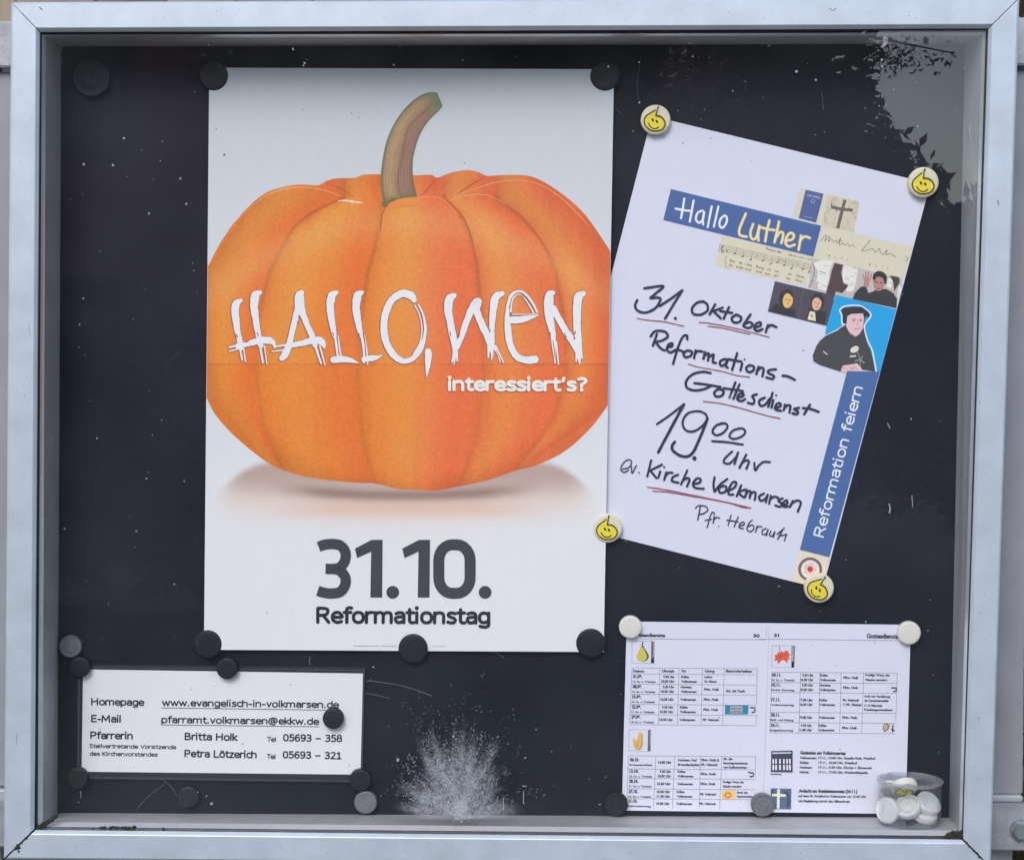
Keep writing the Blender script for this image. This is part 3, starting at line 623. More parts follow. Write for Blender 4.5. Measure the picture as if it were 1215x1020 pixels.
# the date
d_ = Ink(post_s, (360, 625), 5)
d_.stroke([(90, 118), (130, 104), (180, 101), (222, 112), (249, 150), (246, 200), (218, 238), (180, 248), (131, 248)], 62, caps=False)
d_.stroke([(170, 247), (215, 258), (248, 298), (247, 345), (218, 384), (170, 394), (125, 390), (85, 378)], 62, caps=False)
for dx in (0, 281): d_.poly([(305+dx, 128), (405+dx, 76), (470+dx, 76), (467+dx, 418), (397+dx, 418), (402+dx, 146), (319+dx, 184)])
rr = []
for cx_, cy_, a0 in ((900+10, 198, -90), (900+10, 300, 0), (900-18, 300, 90), (900-18, 198, 180)):
    for q in range(7): t_ = math.radians(a0+q*15); rr.append((cx_+79*math.cos(t_), cy_+93*math.sin(t_)))
rr += [rr[0], rr[1]]; d_.stroke(rr, 66, smooth=False, caps=False)
d_.disc(530, 387, 38, n=28); d_.disc(1078, 387, 38, n=28); d_.build('date_lettering', K_date, poster)
t2 = Ink(post_s); mono(t2, 'Reformationstag', (375, 739.9), (581.8, 740.9), 20.6, 4.0); t2.build('caption_lettering', K_text, poster)
t2 = Ink(post_s); t2.text('Evangelische Kirche   Reformation', (420, 766.6), (472, 766.8), h=1.6); t2.text('www.kirche.de', (512, 767), (527, 767), h=1.5); t2.build('imprint', ink(110, 112, 122), poster)

# ------------------------------------------------------------------ handwritten notice (A3) tucked under the poster's edge
def nb(x, y): return .0004
note_s = Sheet(B-.0006, nb)
note = empty('notice', U(900, 690, B), 'white handwritten sheet pinned at a slant with a blue banner and picture strip', 'notice')
NQ = [(773.6, 137.9), (1103.8, 218), (976, 698.7), (650.8, 616.6)]
sheet_mesh('paper', note_s, NQ, M_paper, note, 24, 32, lambda x, y: (.8, .8, .82))
def patch(name, pts, col, parent=note, sh=note_s, org=(0, 0), sc_=1): return Ink(sh, org, sc_).poly(pts).build(name, col if not isinstance(col, tuple) else ink(*col), parent)
F6 = ((900, 210), 6.257); C5 = ((780, 200), 5); G10 = ((960, 340), 10)
patch('printed_patch', [(310, 80), (750, 182), (700, 415), (1145, 520), (1075, 765), (400, 602), (470, 362), (250, 300)], (196, 196, 188), org=F6[0], sc_=F6[1])
patch('printed_music', [(385, 398), (925, 522), (880, 700), (345, 575)], (198, 196, 186), org=C5[0], sc_=5)
patch('printed_book', [(350, 95), (483, 125), (428, 340), (298, 307)], (70, 88, 150), org=F6[0], sc_=F6[1])
t_ = Ink(note_s, *F6); t_.text('DIE BIBEL', (362, 142), (462, 165), h=16, bold=.01); t_.stroke([(403, 168), (418, 180), (403, 194), (388, 180), (403, 168)], 3); t_.stroke([(335, 292), (398, 306)], 3); t_.build('book_lettering', ink(170, 178, 205), note)
patch('printed_drawing', [(512, 132), (748, 186), (705, 410), (478, 362)], (190, 187, 176), org=F6[0], sc_=F6[1])
t_ = Ink(note_s, *F6)
for n in range(90):
    u, v = random.random(), random.random(); x = 512+236*u-36*v; y = 135+52*u+225*v
    if abs(x-(640-50*(y-170)/210)) < 24: continue
    a0 = ir(0, 6); r = ir(6, 16); t_.stroke([(x+r*math.cos(a0), y+r*math.sin(a0)), (x+ir(-5, 5), y+ir(-5, 5)), (x-r*math.cos(a0+.8), y-r*math.sin(a0+.8))], ir(1.5, 3.5), n=3)
t_.build('drawing_lines', ink(140, 134, 130), note)
t_ = Ink(note_s, *F6); t_.stroke([(642, 170), (618, 260), (588, 382)], 24, caps=False, jit=.1); t_.stroke([(540, 222), (600, 236), (700, 248)], 24, caps=False, jit=.1); t_.stroke([(545, 195), (540, 215), (560, 225)], 8); t_.build('drawn_cross', ink(92, 90, 94), note)
# signature-like pen line
t_ = Ink(note_s, *F6)
t_.stroke([(460, 480), (490, 440), (505, 440), (492, 480), (520, 445), (528, 450), (520, 482), (545, 460), (560, 485), (575, 470), (590, 495), (610, 450), (600, 505), (625, 490), (640, 508), (660, 495), (675, 515), (695, 505), (715, 522)], 4, n=4)
t_.stroke([(828, 470), (790, 520), (765, 548), (820, 540), (850, 535), (870, 560), (895, 530), (905, 560), (925, 575), (955, 540), (945, 580), (975, 570), (1020, 595)], 4.5, n=4); t_.stroke([(585, 470), (625, 475)], 3); t_.stroke([(1092, 595), (1108, 600), (1104, 620), (1088, 622)], 4)
for i, ch in enumerate('1483'): t_.text(ch, (520+i*45, 592+i*9), (527+i*45, 594+i*9), h=16)
for i, ch in enumerate('1546'): t_.text(ch, (822+i*44, 658+i*9), (829+i*44, 660+i*9), h=16)
t_.build('pen_line', ink(86, 84, 84), note)
# music staff
t_ = Ink(note_s, *C5)
for k in range(5): t_.stroke([(375, 452+k*9.5), (918, 566+k*9.5)], 1.4, smooth=False)
t_.stroke([(372, 450), (362, 495)], 2.5)
for i, (x, f) in enumerate(((460, 1), (505, 1), (553, 1), (592, 0), (625, 2), (672, 1), (712, 1), (752, 1), (796, 2), (835, 0), (862, 2), (900, 1))):
    y = 475+(x-400)*.21+(i % 3)*9
    if f: t_.disc(x, y+16, 7, 5, -.4, n=8); t_.stroke([(x+6*(1 if f == 1 else 1), y+14), (x+9, y-18)], 2)
    else: t_.stroke([(x, y-4), (x-4, y+10)], 3)
t_.stroke([(395, 458), (378, 478), (392, 490), (383, 500), (380, 470), (392, 455)], 3.4); t_.stroke([(422, 482), (410, 486), (415, 498)], 4); t_.stroke([(716, 545), (738, 540), (760, 556)], 2)
t_.text('Psalm 46', (643, 482), (733, 505), h=15, bold=.01); t_.text('Martin Luther 1529', (782, 516), (915, 545), h=10, bold=.01)
t_.stroke([(412, 522), (400, 548), (408, 560), (402, 590)], 2.5)
for s_, x0, x1 in (('Ein', 428, 460), ('fe - ste', 483, 560), ('Burg', 585, 630), ('ist', 652, 673), ('un', 695, 720), ('ser', 772, 800), ('Gott,', 822, 872)): t_.text(s_, (x0, 552+(x0-428)*.225), (x1, 552+(x1-428)*.225), h=15, bold=.01)
for s_, x0, x1 in (('Er', 425, 448), ('hilft uns', 467, 556), ('frei', 585, 618), ('aus', 636, 668), ('al', 690, 712), ('ler', 765, 790), ('Not,', 818, 862)): t_.text(s_, (x0, 580+(x0-428)*.225), (x1, 580+(x1-428)*.225), h=14, bold=.01)
t_.disc(418, 590, 3); t_.build('music_print', ink(84, 80, 80), note)
# photo strip
patch('printed_photo', [(402, 602), (745, 676), (1068, 760), (1022, 975), (700, 905), (500, 858), (370, 820)], (176, 174, 182), org=F6[0], sc_=F6[1])
for p in ([(405, 640), (470, 615), (555, 625), (530, 690), (515, 790), (500, 845), (425, 830), (440, 700)], [(640, 655), (740, 680), (730, 740), (705, 850), (650, 850), (665, 790), (620, 780), (625, 700)], [(960, 750), (1000, 760), (985, 830), (950, 820)], [(1045, 790), (1068, 790), (1040, 900), (1030, 880)]): patch('printed_page', p, (214, 213, 220), org=F6[0], sc_=F6[1])
t_ = Ink(note_s, *F6)
for n in range(60):
    x, y = random.choice([(ir(400, 545), ir(640, 830)), (ir(640, 730), ir(670, 850)), (ir(940, 1060), ir(740, 880))]); l = ir(10, 32); t_.stroke([(x, y), (x+l, y+l*.23)], ir(1.5, 3), smooth=False)
t_.stroke([(452, 700), (500, 716)], 6); t_.stroke([(375, 820), (400, 770), (415, 690), (400, 640)], 8, jit=.4); t_.stroke([(430, 830), (438, 780)], 6); t_.build('page_lines', ink(128, 126, 134), note)
patch('printed_shape', [(565, 638), (628, 652), (614, 712), (632, 790), (668, 806), (622, 862), (575, 850), (560, 900), (545, 1000), (505, 1005), (500, 865), (530, 760), (545, 690)], (72, 56, 66), org=F6[0], sc_=F6[1])
patch('printed_shape', [(975, 730), (1045, 745), (1048, 782), (1008, 850), (1000, 780)], (60, 60, 64), org=F6[0], sc_=F6[1])
patch('printed_robe', [(698, 905), (715, 860), (760, 815), (800, 810), (815, 862), (850, 850), (880, 832), (950, 832), (1000, 862), (1028, 905), (1025, 975)], (48, 50, 58), org=F6[0], sc_=F6[1])
t_ = Ink(note_s, *F6); t_.disc(893, 790, 42, 56); t_.stroke([(800, 800), (805, 760)], 40); t_.stroke([(785, 760), (775, 725)], 11); t_.stroke([(798, 750), (796, 708)], 11); t_.stroke([(812, 750), (818, 706)], 11); t_.stroke([(826, 765), (838, 725)], 11); t_.build('printed_face', ink(168, 124, 128), note)
t_ = Ink(note_s, *F6); t_.stroke([(858, 755, 22), (870, 728, 34), (900, 720, 44), (935, 740, 34), (942, 790, 14)]); t_.stroke([(862, 775), (885, 782)], 7); t_.stroke([(905, 785), (922, 785)], 7); t_.stroke([(880, 828), (900, 830)], 4); t_.disc(853, 907, 4); t_.build('printed_hair', ink(44, 40, 46), note)
# banner
patch('printed_banner', [(80, 122), (972, 340), (925, 522), (35, 305)], (60, 92, 156), org=C5[0], sc_=5)
hw = Ink(note_s, *C5)
for st in ([(160, 178), (150, 240), (140, 295)], [(215, 190), (204, 250), (192, 315)], [(108, 238), (160, 248), (205, 252)], [(268, 250), (240, 262), (228, 300), (248, 322), (270, 300), (277, 258)], [(277, 258), (270, 300), (272, 332)], [(322, 225), (298, 348)], [(362, 225), (335, 345)],
           [(398, 278), (375, 300), (368, 335), (385, 352), (408, 325), (412, 290), (398, 278)]): hw.stroke(st, 13, jit=.06)
hw.build('banner_lettering', ink(222, 228, 248), note)
LY = [[(525, 268), (502, 320), (485, 368), (492, 396), (530, 405)], [(568, 330), (552, 380), (560, 415), (585, 412), (605, 340)], [(607, 345), (598, 390), (600, 428)], [(665, 308), (650, 370), (640, 432)], [(618, 350), (655, 360), (695, 365)], [(722, 315), (708, 380), (695, 438)], [(705, 410), (728, 378), (746, 385), (742, 420), (735, 442)],
      [(765, 428), (800, 420), (810, 395), (790, 382), (768, 405), (760, 440), (780, 462), (815, 452)], [(852, 398), (845, 440), (838, 482)], [(848, 428), (872, 404), (905, 412)]]
hw = Ink(note_s, *C5)
for st in LY: hw.stroke(st, 18, jit=.06)
hw.build('banner_lettering_edge', ink(196, 160, 120), note)
hw = Ink(note_s, *C5)
for st in LY: hw.stroke(st, 10, jit=.1)
hw.build('banner_lettering', ink(240, 224, 176), note)
# two small heads
patch('printed_portraits', [(697, 668), (1052, 752), (1008, 934), (655, 848)], (70, 66, 84), org=C5[0], sc_=5)
patch('printed_border', [(868, 712), (874, 713), (836, 889), (829, 887)], (84, 80, 98), org=C5[0], sc_=5)
t_ = Ink(note_s, *C5); t_.poly([(705, 800), (735, 815), (815, 835), (822, 885), (662, 846)]); t_.poly([(900, 830), (1000, 850), (995, 925), (880, 900)]); t_.disc(765, 770, 44, 56, .2); t_.disc(950, 790, 42, 52, .2); t_.build('printed_robe', ink(44, 42, 54), note)
t_ = Ink(note_s, *C5); t_.disc(774, 782, 30, 46, .15); t_.build('printed_face', ink(232, 178, 112), note)
t_ = Ink(note_s, *C5); t_.disc(946, 800, 28, 42, .15); t_.build('printed_face', ink(206, 172, 148), note)
t_ = Ink(note_s, *C5); t_.poly([(905, 845), (935, 850), (940, 905), (890, 895)]); t_.build('printed_collar', ink(214, 206, 186), note)
t_ = Ink(note_s, *C5)
for x, y in ((774, 782), (946, 800)): t_.stroke([(x-14, y-6), (x-4, y-5)], 4); t_.stroke([(x+8, y-3), (x+18, y-2)], 4); t_.stroke([(x+4, y), (x+2, y+10)], 2.5); t_.stroke([(x-8, y+20), (x+8, y+22)], 3)
t_.stroke([(745, 752, 8), (760, 736, 14), (782, 735, 14), (804, 760, 10)]); t_.stroke([(925, 772, 8), (938, 758, 16), (960, 760, 18), (980, 790, 8)]); t_.stroke([(912, 868), (920, 880)], 6); t_.build('printed_features', ink(58, 46, 52), note)
# cyan picture: a plain robed figure holding a flower
patch('printed_cyan', [(312, 100), (1035, 270), (842, 1012), (786, 1012), (190, 560), (205, 480)], (24, 150, 222), org=G10[0], sc_=10)
FIG = [(428, 455), (385, 480), (330, 522), (200, 580), (130, 640), (85, 705), (42, 820), (52, 885), (130, 930), (365, 1005), (500, 1005), (640, 985), (785, 1008), (762, 880), (735, 770), (690, 665), (662, 560), (645, 480), (560, 470)]
t_ = Ink(note_s, *G10); t_.stroke([(205, 580), (330, 517), (425, 448), (392, 440), (385, 330), (362, 285), (410, 238), (520, 222), (620, 232), (700, 290), (735, 330), (720, 375), (655, 470), (695, 640), (745, 740), (775, 880), (795, 1005)], 16, n=3); t_.build('printed_outline', ink(206, 226, 244), note)
patch('printed_robe', FIG, (60, 62, 70), org=G10[0], sc_=10)
t_ = Ink(note_s, *G10); t_.poly([(380, 275), (420, 248), (520, 238), (625, 240), (700, 295), (722, 330), (705, 362), (665, 360), (655, 440), (640, 480), (430, 440), (400, 435), (398, 330)]); t_.build('printed_cap', ink(42, 44, 54), note)
t_ = Ink(note_s, *G10); t_.poly([(455, 350), (500, 325), (640, 318), (652, 380), (640, 490), (600, 560), (550, 595), (480, 555), (440, 470)]); t_.poly([(375, 1000), (400, 935), (480, 925), (570, 910), (610, 950), (640, 1005), (560, 1030), (450, 1035)]); t_.build('printed_skin', ink(218, 178, 194), note)
t_ = Ink(note_s, *G10); t_.stroke([(505, 392), (540, 385), (560, 400)], 7); t_.stroke([(595, 395), (625, 385)], 8); t_.disc(530, 408, 12, 7); t_.disc(610, 405, 12, 7); t_.stroke([(575, 410), (580, 450), (560, 460)], 5); t_.stroke([(540, 500), (585, 498), (610, 492)], 6); t_.stroke([(455, 520), (500, 560), (550, 585)], 4)
t_.stroke([(480, 960), (530, 985)], 6); t_.stroke([(520, 945), (570, 980)], 6); t_.stroke([(400, 965), (440, 970)], 5); t_.build('printed_features', ink(96, 60, 84), note)
t_ = Ink(note_s, *G10); t_.disc(540, 745, 54, 36, -.5); t_.stroke([(490, 828), (550, 822)], 18); t_.stroke([(170, 770), (215, 805)], 12); t_.build('printed_flower', ink(204, 202, 206), note)
t_ = Ink(note_s, *G10); t_.stroke([(575, 780), (600, 850), (608, 945)], 10); t_.stroke([(550, 885), (600, 870), (655, 905)], 16); t_.stroke([(605, 870), (635, 825)], 14); t_.build('printed_leaf', ink(118, 140, 136), note)
# side banner
patch('printed_banner', [(1005.3, 440), (1043.9, 441), (984, 660.5), (949, 651.8)], (62, 96, 160))
t_ = Ink(note_s); mono(t_, 'Reformation feiern', (977.4, 638), (1024.4, 459.3), 13.2, 1.9); t_.build('banner_lettering', ink(222, 230, 248), note)
patch('printed_patch', [(949, 652.2), (983.6, 660.9), (976, 698), (939.5, 689.4)], (212, 202, 190))
t_ = Ink(note_s); t_.disc(961.3, 675.2, 14.3, n=28); t_.build('printed_seal', ink(104, 92, 110), note)
t_ = Ink(note_s); t_.disc(961.3, 675.2, 11, n=24); t_.build('printed_seal', ink(218, 208, 210), note)
t_ = Ink(note_s)
for k in range(5): t_.disc(961.3+5*math.cos(k*1.2566), 675.2+5*math.sin(k*1.2566), 3.2, n=10)
t_.build('printed_petal', ink(226, 180, 180), note)
t_ = Ink(note_s); t_.disc(961.3, 675, 3.4, n=12); t_.build('printed_heart', ink(176, 52, 60), note)
# handwriting
A5 = (735, 330); B5 = (725, 460)
penA = [[(148, 60), (200, 52), (262, 48), (215, 90), (183, 118)], [(183, 118), (228, 115), (243, 128), (215, 175), (160, 203), (112, 195), (92, 165), (105, 130)], [(238, 165), (300, 125), (373, 72)], [(373, 72), (330, 140), (270, 240)],
        [(500, 138), (460, 145), (430, 180), (440, 212), (485, 215), (522, 190), (520, 155), (495, 138)], [(568, 155), (535, 215)], [(612, 175), (555, 195)], [(558, 195), (600, 238)], [(650, 172), (618, 240)], [(598, 195), (668, 205)],
        [(692, 215), (665, 238), (680, 262), (712, 258), (722, 232), (692, 215)], [(778, 215), (745, 262), (736, 284), (768, 295), (790, 275), (772, 260), (745, 270)], [(803, 292), (836, 282), (835, 262), (812, 270), (800, 298), (818, 313), (848, 302)], [(880, 278), (868, 320)], [(872, 300), (898, 278), (930, 290)],
        [(222, 330), (198, 400)], [(185, 345), (210, 315), (265, 315), (287, 345), (250, 370), (212, 376)], [(212, 376), (245, 415), (268, 428)], [(282, 412), (312, 402), (312, 386), (290, 395), (282, 425), (305, 440), (330, 425)],
        [(402, 362), (400, 340), (378, 345), (355, 390), (335, 450), (318, 508)], [(330, 430), (350, 425), (378, 435)], [(402, 428), (380, 448), (392, 468), (422, 460), (430, 436), (402, 428)], [(452, 428), (443, 474)], [(447, 450), (465, 432), (492, 435)],
        [(508, 438), (498, 478)], [(502, 462), (530, 445), (525, 488)], [(527, 470), (558, 452), (553, 495), (572, 502)], [(628, 478), (598, 492), (600, 518), (625, 512), (642, 482)], [(642, 482), (632, 520), (642, 530)], [(698, 445), (668, 545)], [(645, 480), (722, 494)],
        [(728, 505), (718, 546)], [(772, 515), (752, 532), (764, 556), (792, 548), (797, 524), (772, 515)], [(825, 525), (812, 568)], [(815, 550), (840, 530), (855, 540), (848, 582)], [(928, 540), (890, 545), (882, 560), (915, 578), (908, 596), (872, 588)], [(968, 578), (1000, 582), (1040, 602)],
        [(540, 562), (490, 555), (430, 572), (395, 612), (402, 650), (450, 665), (508, 655), (548, 635)], [(445, 622), (500, 628), (600, 645)], [(588, 655), (562, 678), (576, 702), (608, 695), (618, 670), (588, 655)], [(688, 618), (652, 708)], [(712, 630), (676, 715)], [(618, 652), (732, 668)],
        [(700, 708), (735, 698), (730, 682), (708, 690), (700, 718), (722, 728), (745, 718)], [(815, 688), (788, 698), (800, 722), (792, 745), (762, 738)], [(862, 708), (830, 726), (836, 755), (866, 748), (890, 715)], [(908, 680), (882, 762)], [(912, 722), (902, 768)],
        [(926, 768), (956, 758), (950, 740), (930, 750), (925, 776), (958, 786)], [(982, 750), (974, 782)], [(976, 772), (996, 754), (1014, 758), (1008, 796)], [(1065, 768), (1036, 776), (1060, 792), (1050, 806), (1026, 800)], [(1130, 750), (1095, 806)], [(1088, 770), (1130, 774), (1182, 792)]]
penB = [[(272, 215), (340, 168), (432, 98)], [(572, 185), (560, 155), (515, 138), (455, 152), (425, 200), (440, 248), (490, 258), (545, 222), (572, 180)], [(600, 316), (690, 322), (782, 336)],
        [(660, 212), (625, 222), (602, 256), (622, 280), (662, 268), (690, 235), (682, 212), (650, 210)], [(765, 240), (725, 252), (702, 284), (722, 302), (768, 292), (796, 265), (785, 243), (755, 240)]]
penB2 = [[(432, 98), (350, 250), (280, 382)], [(572, 182), (530, 290), (480, 390), (425, 406), (370, 375), (362, 345), (378, 320)]]
penC = [[(718, 378), (678, 415), (670, 442), (702, 448), (740, 412), (754, 382)], [(752, 388), (732, 452)], [(802, 395), (762, 474)], [(772, 450), (800, 430), (818, 438), (802, 480)], [(850, 445), (855, 490), (875, 462), (905, 440), (942, 440)],
        [(238, 430), (215, 525)], [(302, 455), (232, 490)], [(232, 490), (270, 535)], [(292, 495), (280, 532)], [(328, 500), (315, 546)], [(320, 525), (342, 503), (364, 504)], [(398, 515), (368, 528), (362, 552), (400, 562)], [(452, 490), (415, 572)], [(425, 552), (450, 535), (465, 545), (450, 584)],
        [(488, 570), (525, 562), (530, 540), (508, 538), (486, 568), (500, 592), (550, 598)], [(614, 530), (608, 575), (614, 616)], [(614, 616), (645, 575), (690, 540)], [(664, 580), (640, 598), (648, 622), (678, 614), (684, 588), (664, 580)], [(690, 612), (730, 592), (744, 562), (722, 560), (700, 598), (698, 630), (726, 632)],
        [(772, 578), (745, 642)], [(800, 602), (758, 620), (788, 650)], [(806, 606), (796, 646)], [(799, 632), (815, 612), (828, 616), (822, 652)], [(824, 636), (842, 618), (858, 624), (852, 664)], [(908, 626), (880, 642), (886, 668), (912, 660), (930, 634)], [(930, 634), (918, 678)], [(948, 640), (938, 686)], [(942, 662), (968, 645), (992, 652)],
        [(1018, 655), (992, 668), (1012, 686), (1002, 705), (975, 696)], [(1022, 694), (1046, 684), (1042, 666), (1022, 680), (1024, 704), (1052, 702)], [(1078, 670), (1062, 706)], [(1066, 692), (1100, 668), (1126, 680), (1108, 734)]]
penD = [[(68, 482), (108, 470), (122, 436), (100, 426), (70, 450), (58, 485), (78, 500), (104, 488)], [(122, 465), (125, 506), (150, 460)], [(530, 705), (514, 784)], [(500, 714), (520, 698), (560, 702), (574, 725), (550, 744), (526, 750)], [(612, 750), (608, 738), (592, 750), (570, 828)], [(558, 785), (595, 778)],
        [(612, 762), (606, 802)], [(608, 785), (625, 768), (644, 772)], [(712, 755), (694, 816)], [(754, 765), (730, 824)], [(688, 784), (754, 794)], [(764, 818), (790, 810), (786, 796), (766, 804), (760, 828), (785, 834)], [(838, 784), (820, 800), (806, 838), (828, 852), (848, 832), (838, 812), (814, 822)],
        [(866, 818), (858, 856)], [(860, 838), (875, 822), (894, 824)], [(920, 832), (896, 848), (902, 870), (922, 862), (932, 838)], [(932, 838), (922, 876)], [(948, 848), (940, 872), (955, 878), (972, 852)], [(972, 852), (962, 886)], [(985, 868), (1028, 832)], [(1020, 838), (988, 898)], [(1000, 878), (1042, 868)], [(1042, 868), (1028, 906)]]
pk = Ink(note_s, A5, 5)
for st in penA: pk.stroke(st, 14.5, jit=.1)
pk.disc(332, 238, 9); pk.disc(742, 482, 6); pk.disc(930, 695, 6)
pk.org = B5
for st in penB: pk.stroke(st, 13, jit=.08)
for st in penB2: pk.stroke(st, 17, jit=.06)
for st in penC: pk.stroke(st, 13.2, jit=.1)
pk.disc(495, 418, 13); pk.disc(315, 470, 6); pk.disc(166, 502, 5); pk.disc(638, 822, 4)
for st in penD: pk.stroke(st, 7.2, jit=.15)
pk.build('handwriting', K_pen, note)
rk = Ink(note_s, A5, 5)
for st in ([(105, 238), (160, 247), (260, 257), (320, 270), (382, 285)], [(472, 262), (540, 268), (700, 300), (890, 350)], [(525, 285), (600, 293), (700, 315), (775, 332)], [(408, 508), (470, 527), (600, 550), (700, 577), (772, 585)], [(498, 730), (600, 742), (700, 765), (850, 808), (955, 832)]): rk.stroke(st, 5.5, jit=.25)
rk.org = B5
for st in ([(215, 588), (330, 605), (480, 635), (640, 668), (740, 690), (828, 712)], [(248, 612), (340, 618), (500, 645), (700, 682), (780, 708), (830, 710)]): rk.stroke(st, 6, jit=.25)
rk.build('red_underline', ink(140, 70, 88), note)

# ------------------------------------------------------------------ contact card in a dark sleeve
card_s = Sheet(B-.0032)
card = empty('contact_card', U(265, 925, B), 'wide white card with homepage, e-mail and telephone lines in a dark sleeve', 'card')
SQ = [(92, 788.6), (433.2, 792.4), (430, 928.2), (91.2, 924)]
V = [U(*p, B-.0030) for p in SQ]+[U(*p, B-.0002) for p in [(90.8, 787.5), (434.6, 791), (431.2, 929.5), (90, 925.2)]]
mesh('sleeve', V, [[0, 3, 2, 1], [0, 1, 5, 4], [1, 2, 6, 5], [2, 3, 7, 6], [3, 0, 4, 7], [4, 5, 6, 7]], M_sleeve, card)
sheet_mesh('paper', card_s, [(98.6, 793.8), (430.6, 798.7), (427.8, 918.5), (96.8, 915)], M_cream, card, 4, 4, lambda x, y: (.8, .79, .79), thick=.0002)
rim_ = Ink(Sheet(B-.0031))
for st in ([(94, 791), (432, 795)], [(432, 795), (429.4, 926)], [(94, 791), (93, 922)], [(93, 921.5), (428, 926.3)]): rim_.stroke(st, .9, smooth=False)
rim_.build('sleeve_seam', mat('sleeve_edge', (.075, .08, .095), .3), card)
t_ = Ink(card_s)
for s_, p0, p1, h, bo in (('Homepage', (108, 836.6), (171, 837.4), 9.2, .012), ('www.evangelisch-in-volkmarsen.de', (192, 837.4), (402, 840), 8.6, .012), ('E-Mail', (108, 856.6), (144, 857.1), 9.2, .012), ('pfarramt.volkmarsen@ekkw.de', (191.3, 857.6), (378.5, 859.8), 8.6, .012),
                          ('Pfarrerin', (107, 876.4), (158, 877.1), 9.2, .012), ('Stellvertretende Vorsitzende', (106, 887), (209, 888.6), 5.2, .012), ('des Kirchenvorstandes', (106.3, 896.2), (187, 897.4), 5.2, .012), ('Britta Holk', (219, 877.8), (281.6, 878.8), 9.2, .012),
                          ('Petra Lötzerich', (218.6, 898), (305, 899.5), 9.2, .012), ('Tel', (316.5, 879.6), (327.7, 879.8), 6, .012), ('05693 – 358', (335.6, 879.2), (406, 880.2), 9, .012), ('Tel', (316.3, 900), (327.3, 900.2), 6, .012), ('05693 – 321', (335.2, 899.4), (405.4, 900.6), 9, .012)): mono(t_, s_, p0, p1, h, h*.195)
t_.stroke([(191.5, 839.4), (402, 842.2)], .8, smooth=False, caps=False); t_.stroke([(191, 859.5), (378.5, 861.8)], .8, smooth=False, caps=False)
t_.build('lettering', K_text, card)

# ------------------------------------------------------------------ service calendar (A4 landscape)
def cb(x, y): return .0003+.0012*abs((x-912)/170)*.5
cal_s = Sheet(B-.0006, cb)
cal = empty('calendar_sheet', U(910, 962, B), 'landscape sheet of printed timetables with small pear, maize and red leaf pictures', 'notice')
sheet_mesh('paper', cal_s, [(743.6, 737), (1080.7, 741), (1074.5, 965.2), (737.8, 961)], M_paper, cal, 16, 12, lambda x, y: (.8, .8, .82))
t_ = Ink(cal_s, (730, 730), 4.25)
def table(t_, ys, xt, xb, skipright=()):
    y0, y1 = ys[0], ys[-1]
    for i, (a_, b_) in enumerate(zip(xt, xb)):
        if i == len(xt)-1 and skipright:
            for (p, q) in skipright: t_.stroke([(a_+(b_-a_)*(p-y0)/(y1-y0), p), (a_+(b_-a_)*(q-y0)/(y1-y0), q)], 2, smooth=False, caps=False)
        else: t_.stroke([(a_, y0), (b_, y1)], 2, smooth=False, caps=False)
    for y in ys:
        k = (y-y0)/(y1-y0); t_.stroke([(xt[0]+(xb[0]-xt[0])*k, y), (xt[-1]+(xb[-1]-xt[-1])*k, y+5)], 2, smooth=False, caps=False)
table(t_, [263, 293, 345, 396, 447, 498, 549], [85, 225, 322, 440, 550, 716], [72, 218, 313, 432, 541, 711], [(263, 447), (498, 549)])
table(t_, [706, 772, 820, 872, 922], [66, 205, 300, 430, 538, 708], [60, 195, 290, 425, 528, 702], [(706, 820), (890, 922)])
for a_, b_ in ((60, 58), (195, 193), (290, 289), (425, 424), (528, 527)): t_.stroke([(a_, 922), (b_, 972)], 2, smooth=False, caps=False)
t_.stroke([(128, 117), (400, 119), (756, 122)], 2.4, smooth=False); t_.stroke([(85, 128), (182, 129), (181, 241), (84, 239), (85, 128)], 2, smooth=False); t_.stroke([(70, 574), (166, 575), (164, 684), (68, 682), (70, 574)], 2, smooth=False)
t_.build('table_lines', ink(112, 114, 128), cal)
tx = Ink(cal_s, (730, 730), 4.25)
T = lambda s_, x0, x1, y, h=11, bo=.02: tx.text(s_, (x0, y+1), (x1, y+1+(x1-x0)*.012), h*1.28, bo+.028)
T('ttesdienste', 118, 252, 105, 13); T('30', 696, 728, 108, 12)
for s_, x0, x1 in (('Datum', 90, 146), ('Uhrzeit', 235, 298), ('Ort', 332, 358), ('Liturg', 452, 500), ('Besonderheiten', 558, 690)): T(s_, x0, x1, 284, 10)
rows = [('01.09.', '14. So. n. Trinitatis', ('9.30 Uhr', '10.30 Uhr'), ('Külte', 'Volkmarsen'), ('Lektor', 'Dr. Römer')), ('08.09.', '15. So. n. Trinitatis', ('9.30 Uhr', '10.30 Uhr'), ('Herbsen', 'Volkmarsen'), ('Pfrin. Holk',)),
        ('15.09.', '16. So. n. Trinitatis', ('10.30 Uhr',), ('Volkmarsen',), ('Pfrin. Holk',)), ('22.09.', '17. So. n. Trinitatis', ('9.30 Uhr', '10.30 Uhr'), ('Külte', 'Volkmarsen'), ('Pfrin. Holk',)), ('29.09.', '18. So. n. Trinitatis', ('10.30 Uhr',), ('Volkmarsen',), ('Pfr. Hebrank',))]
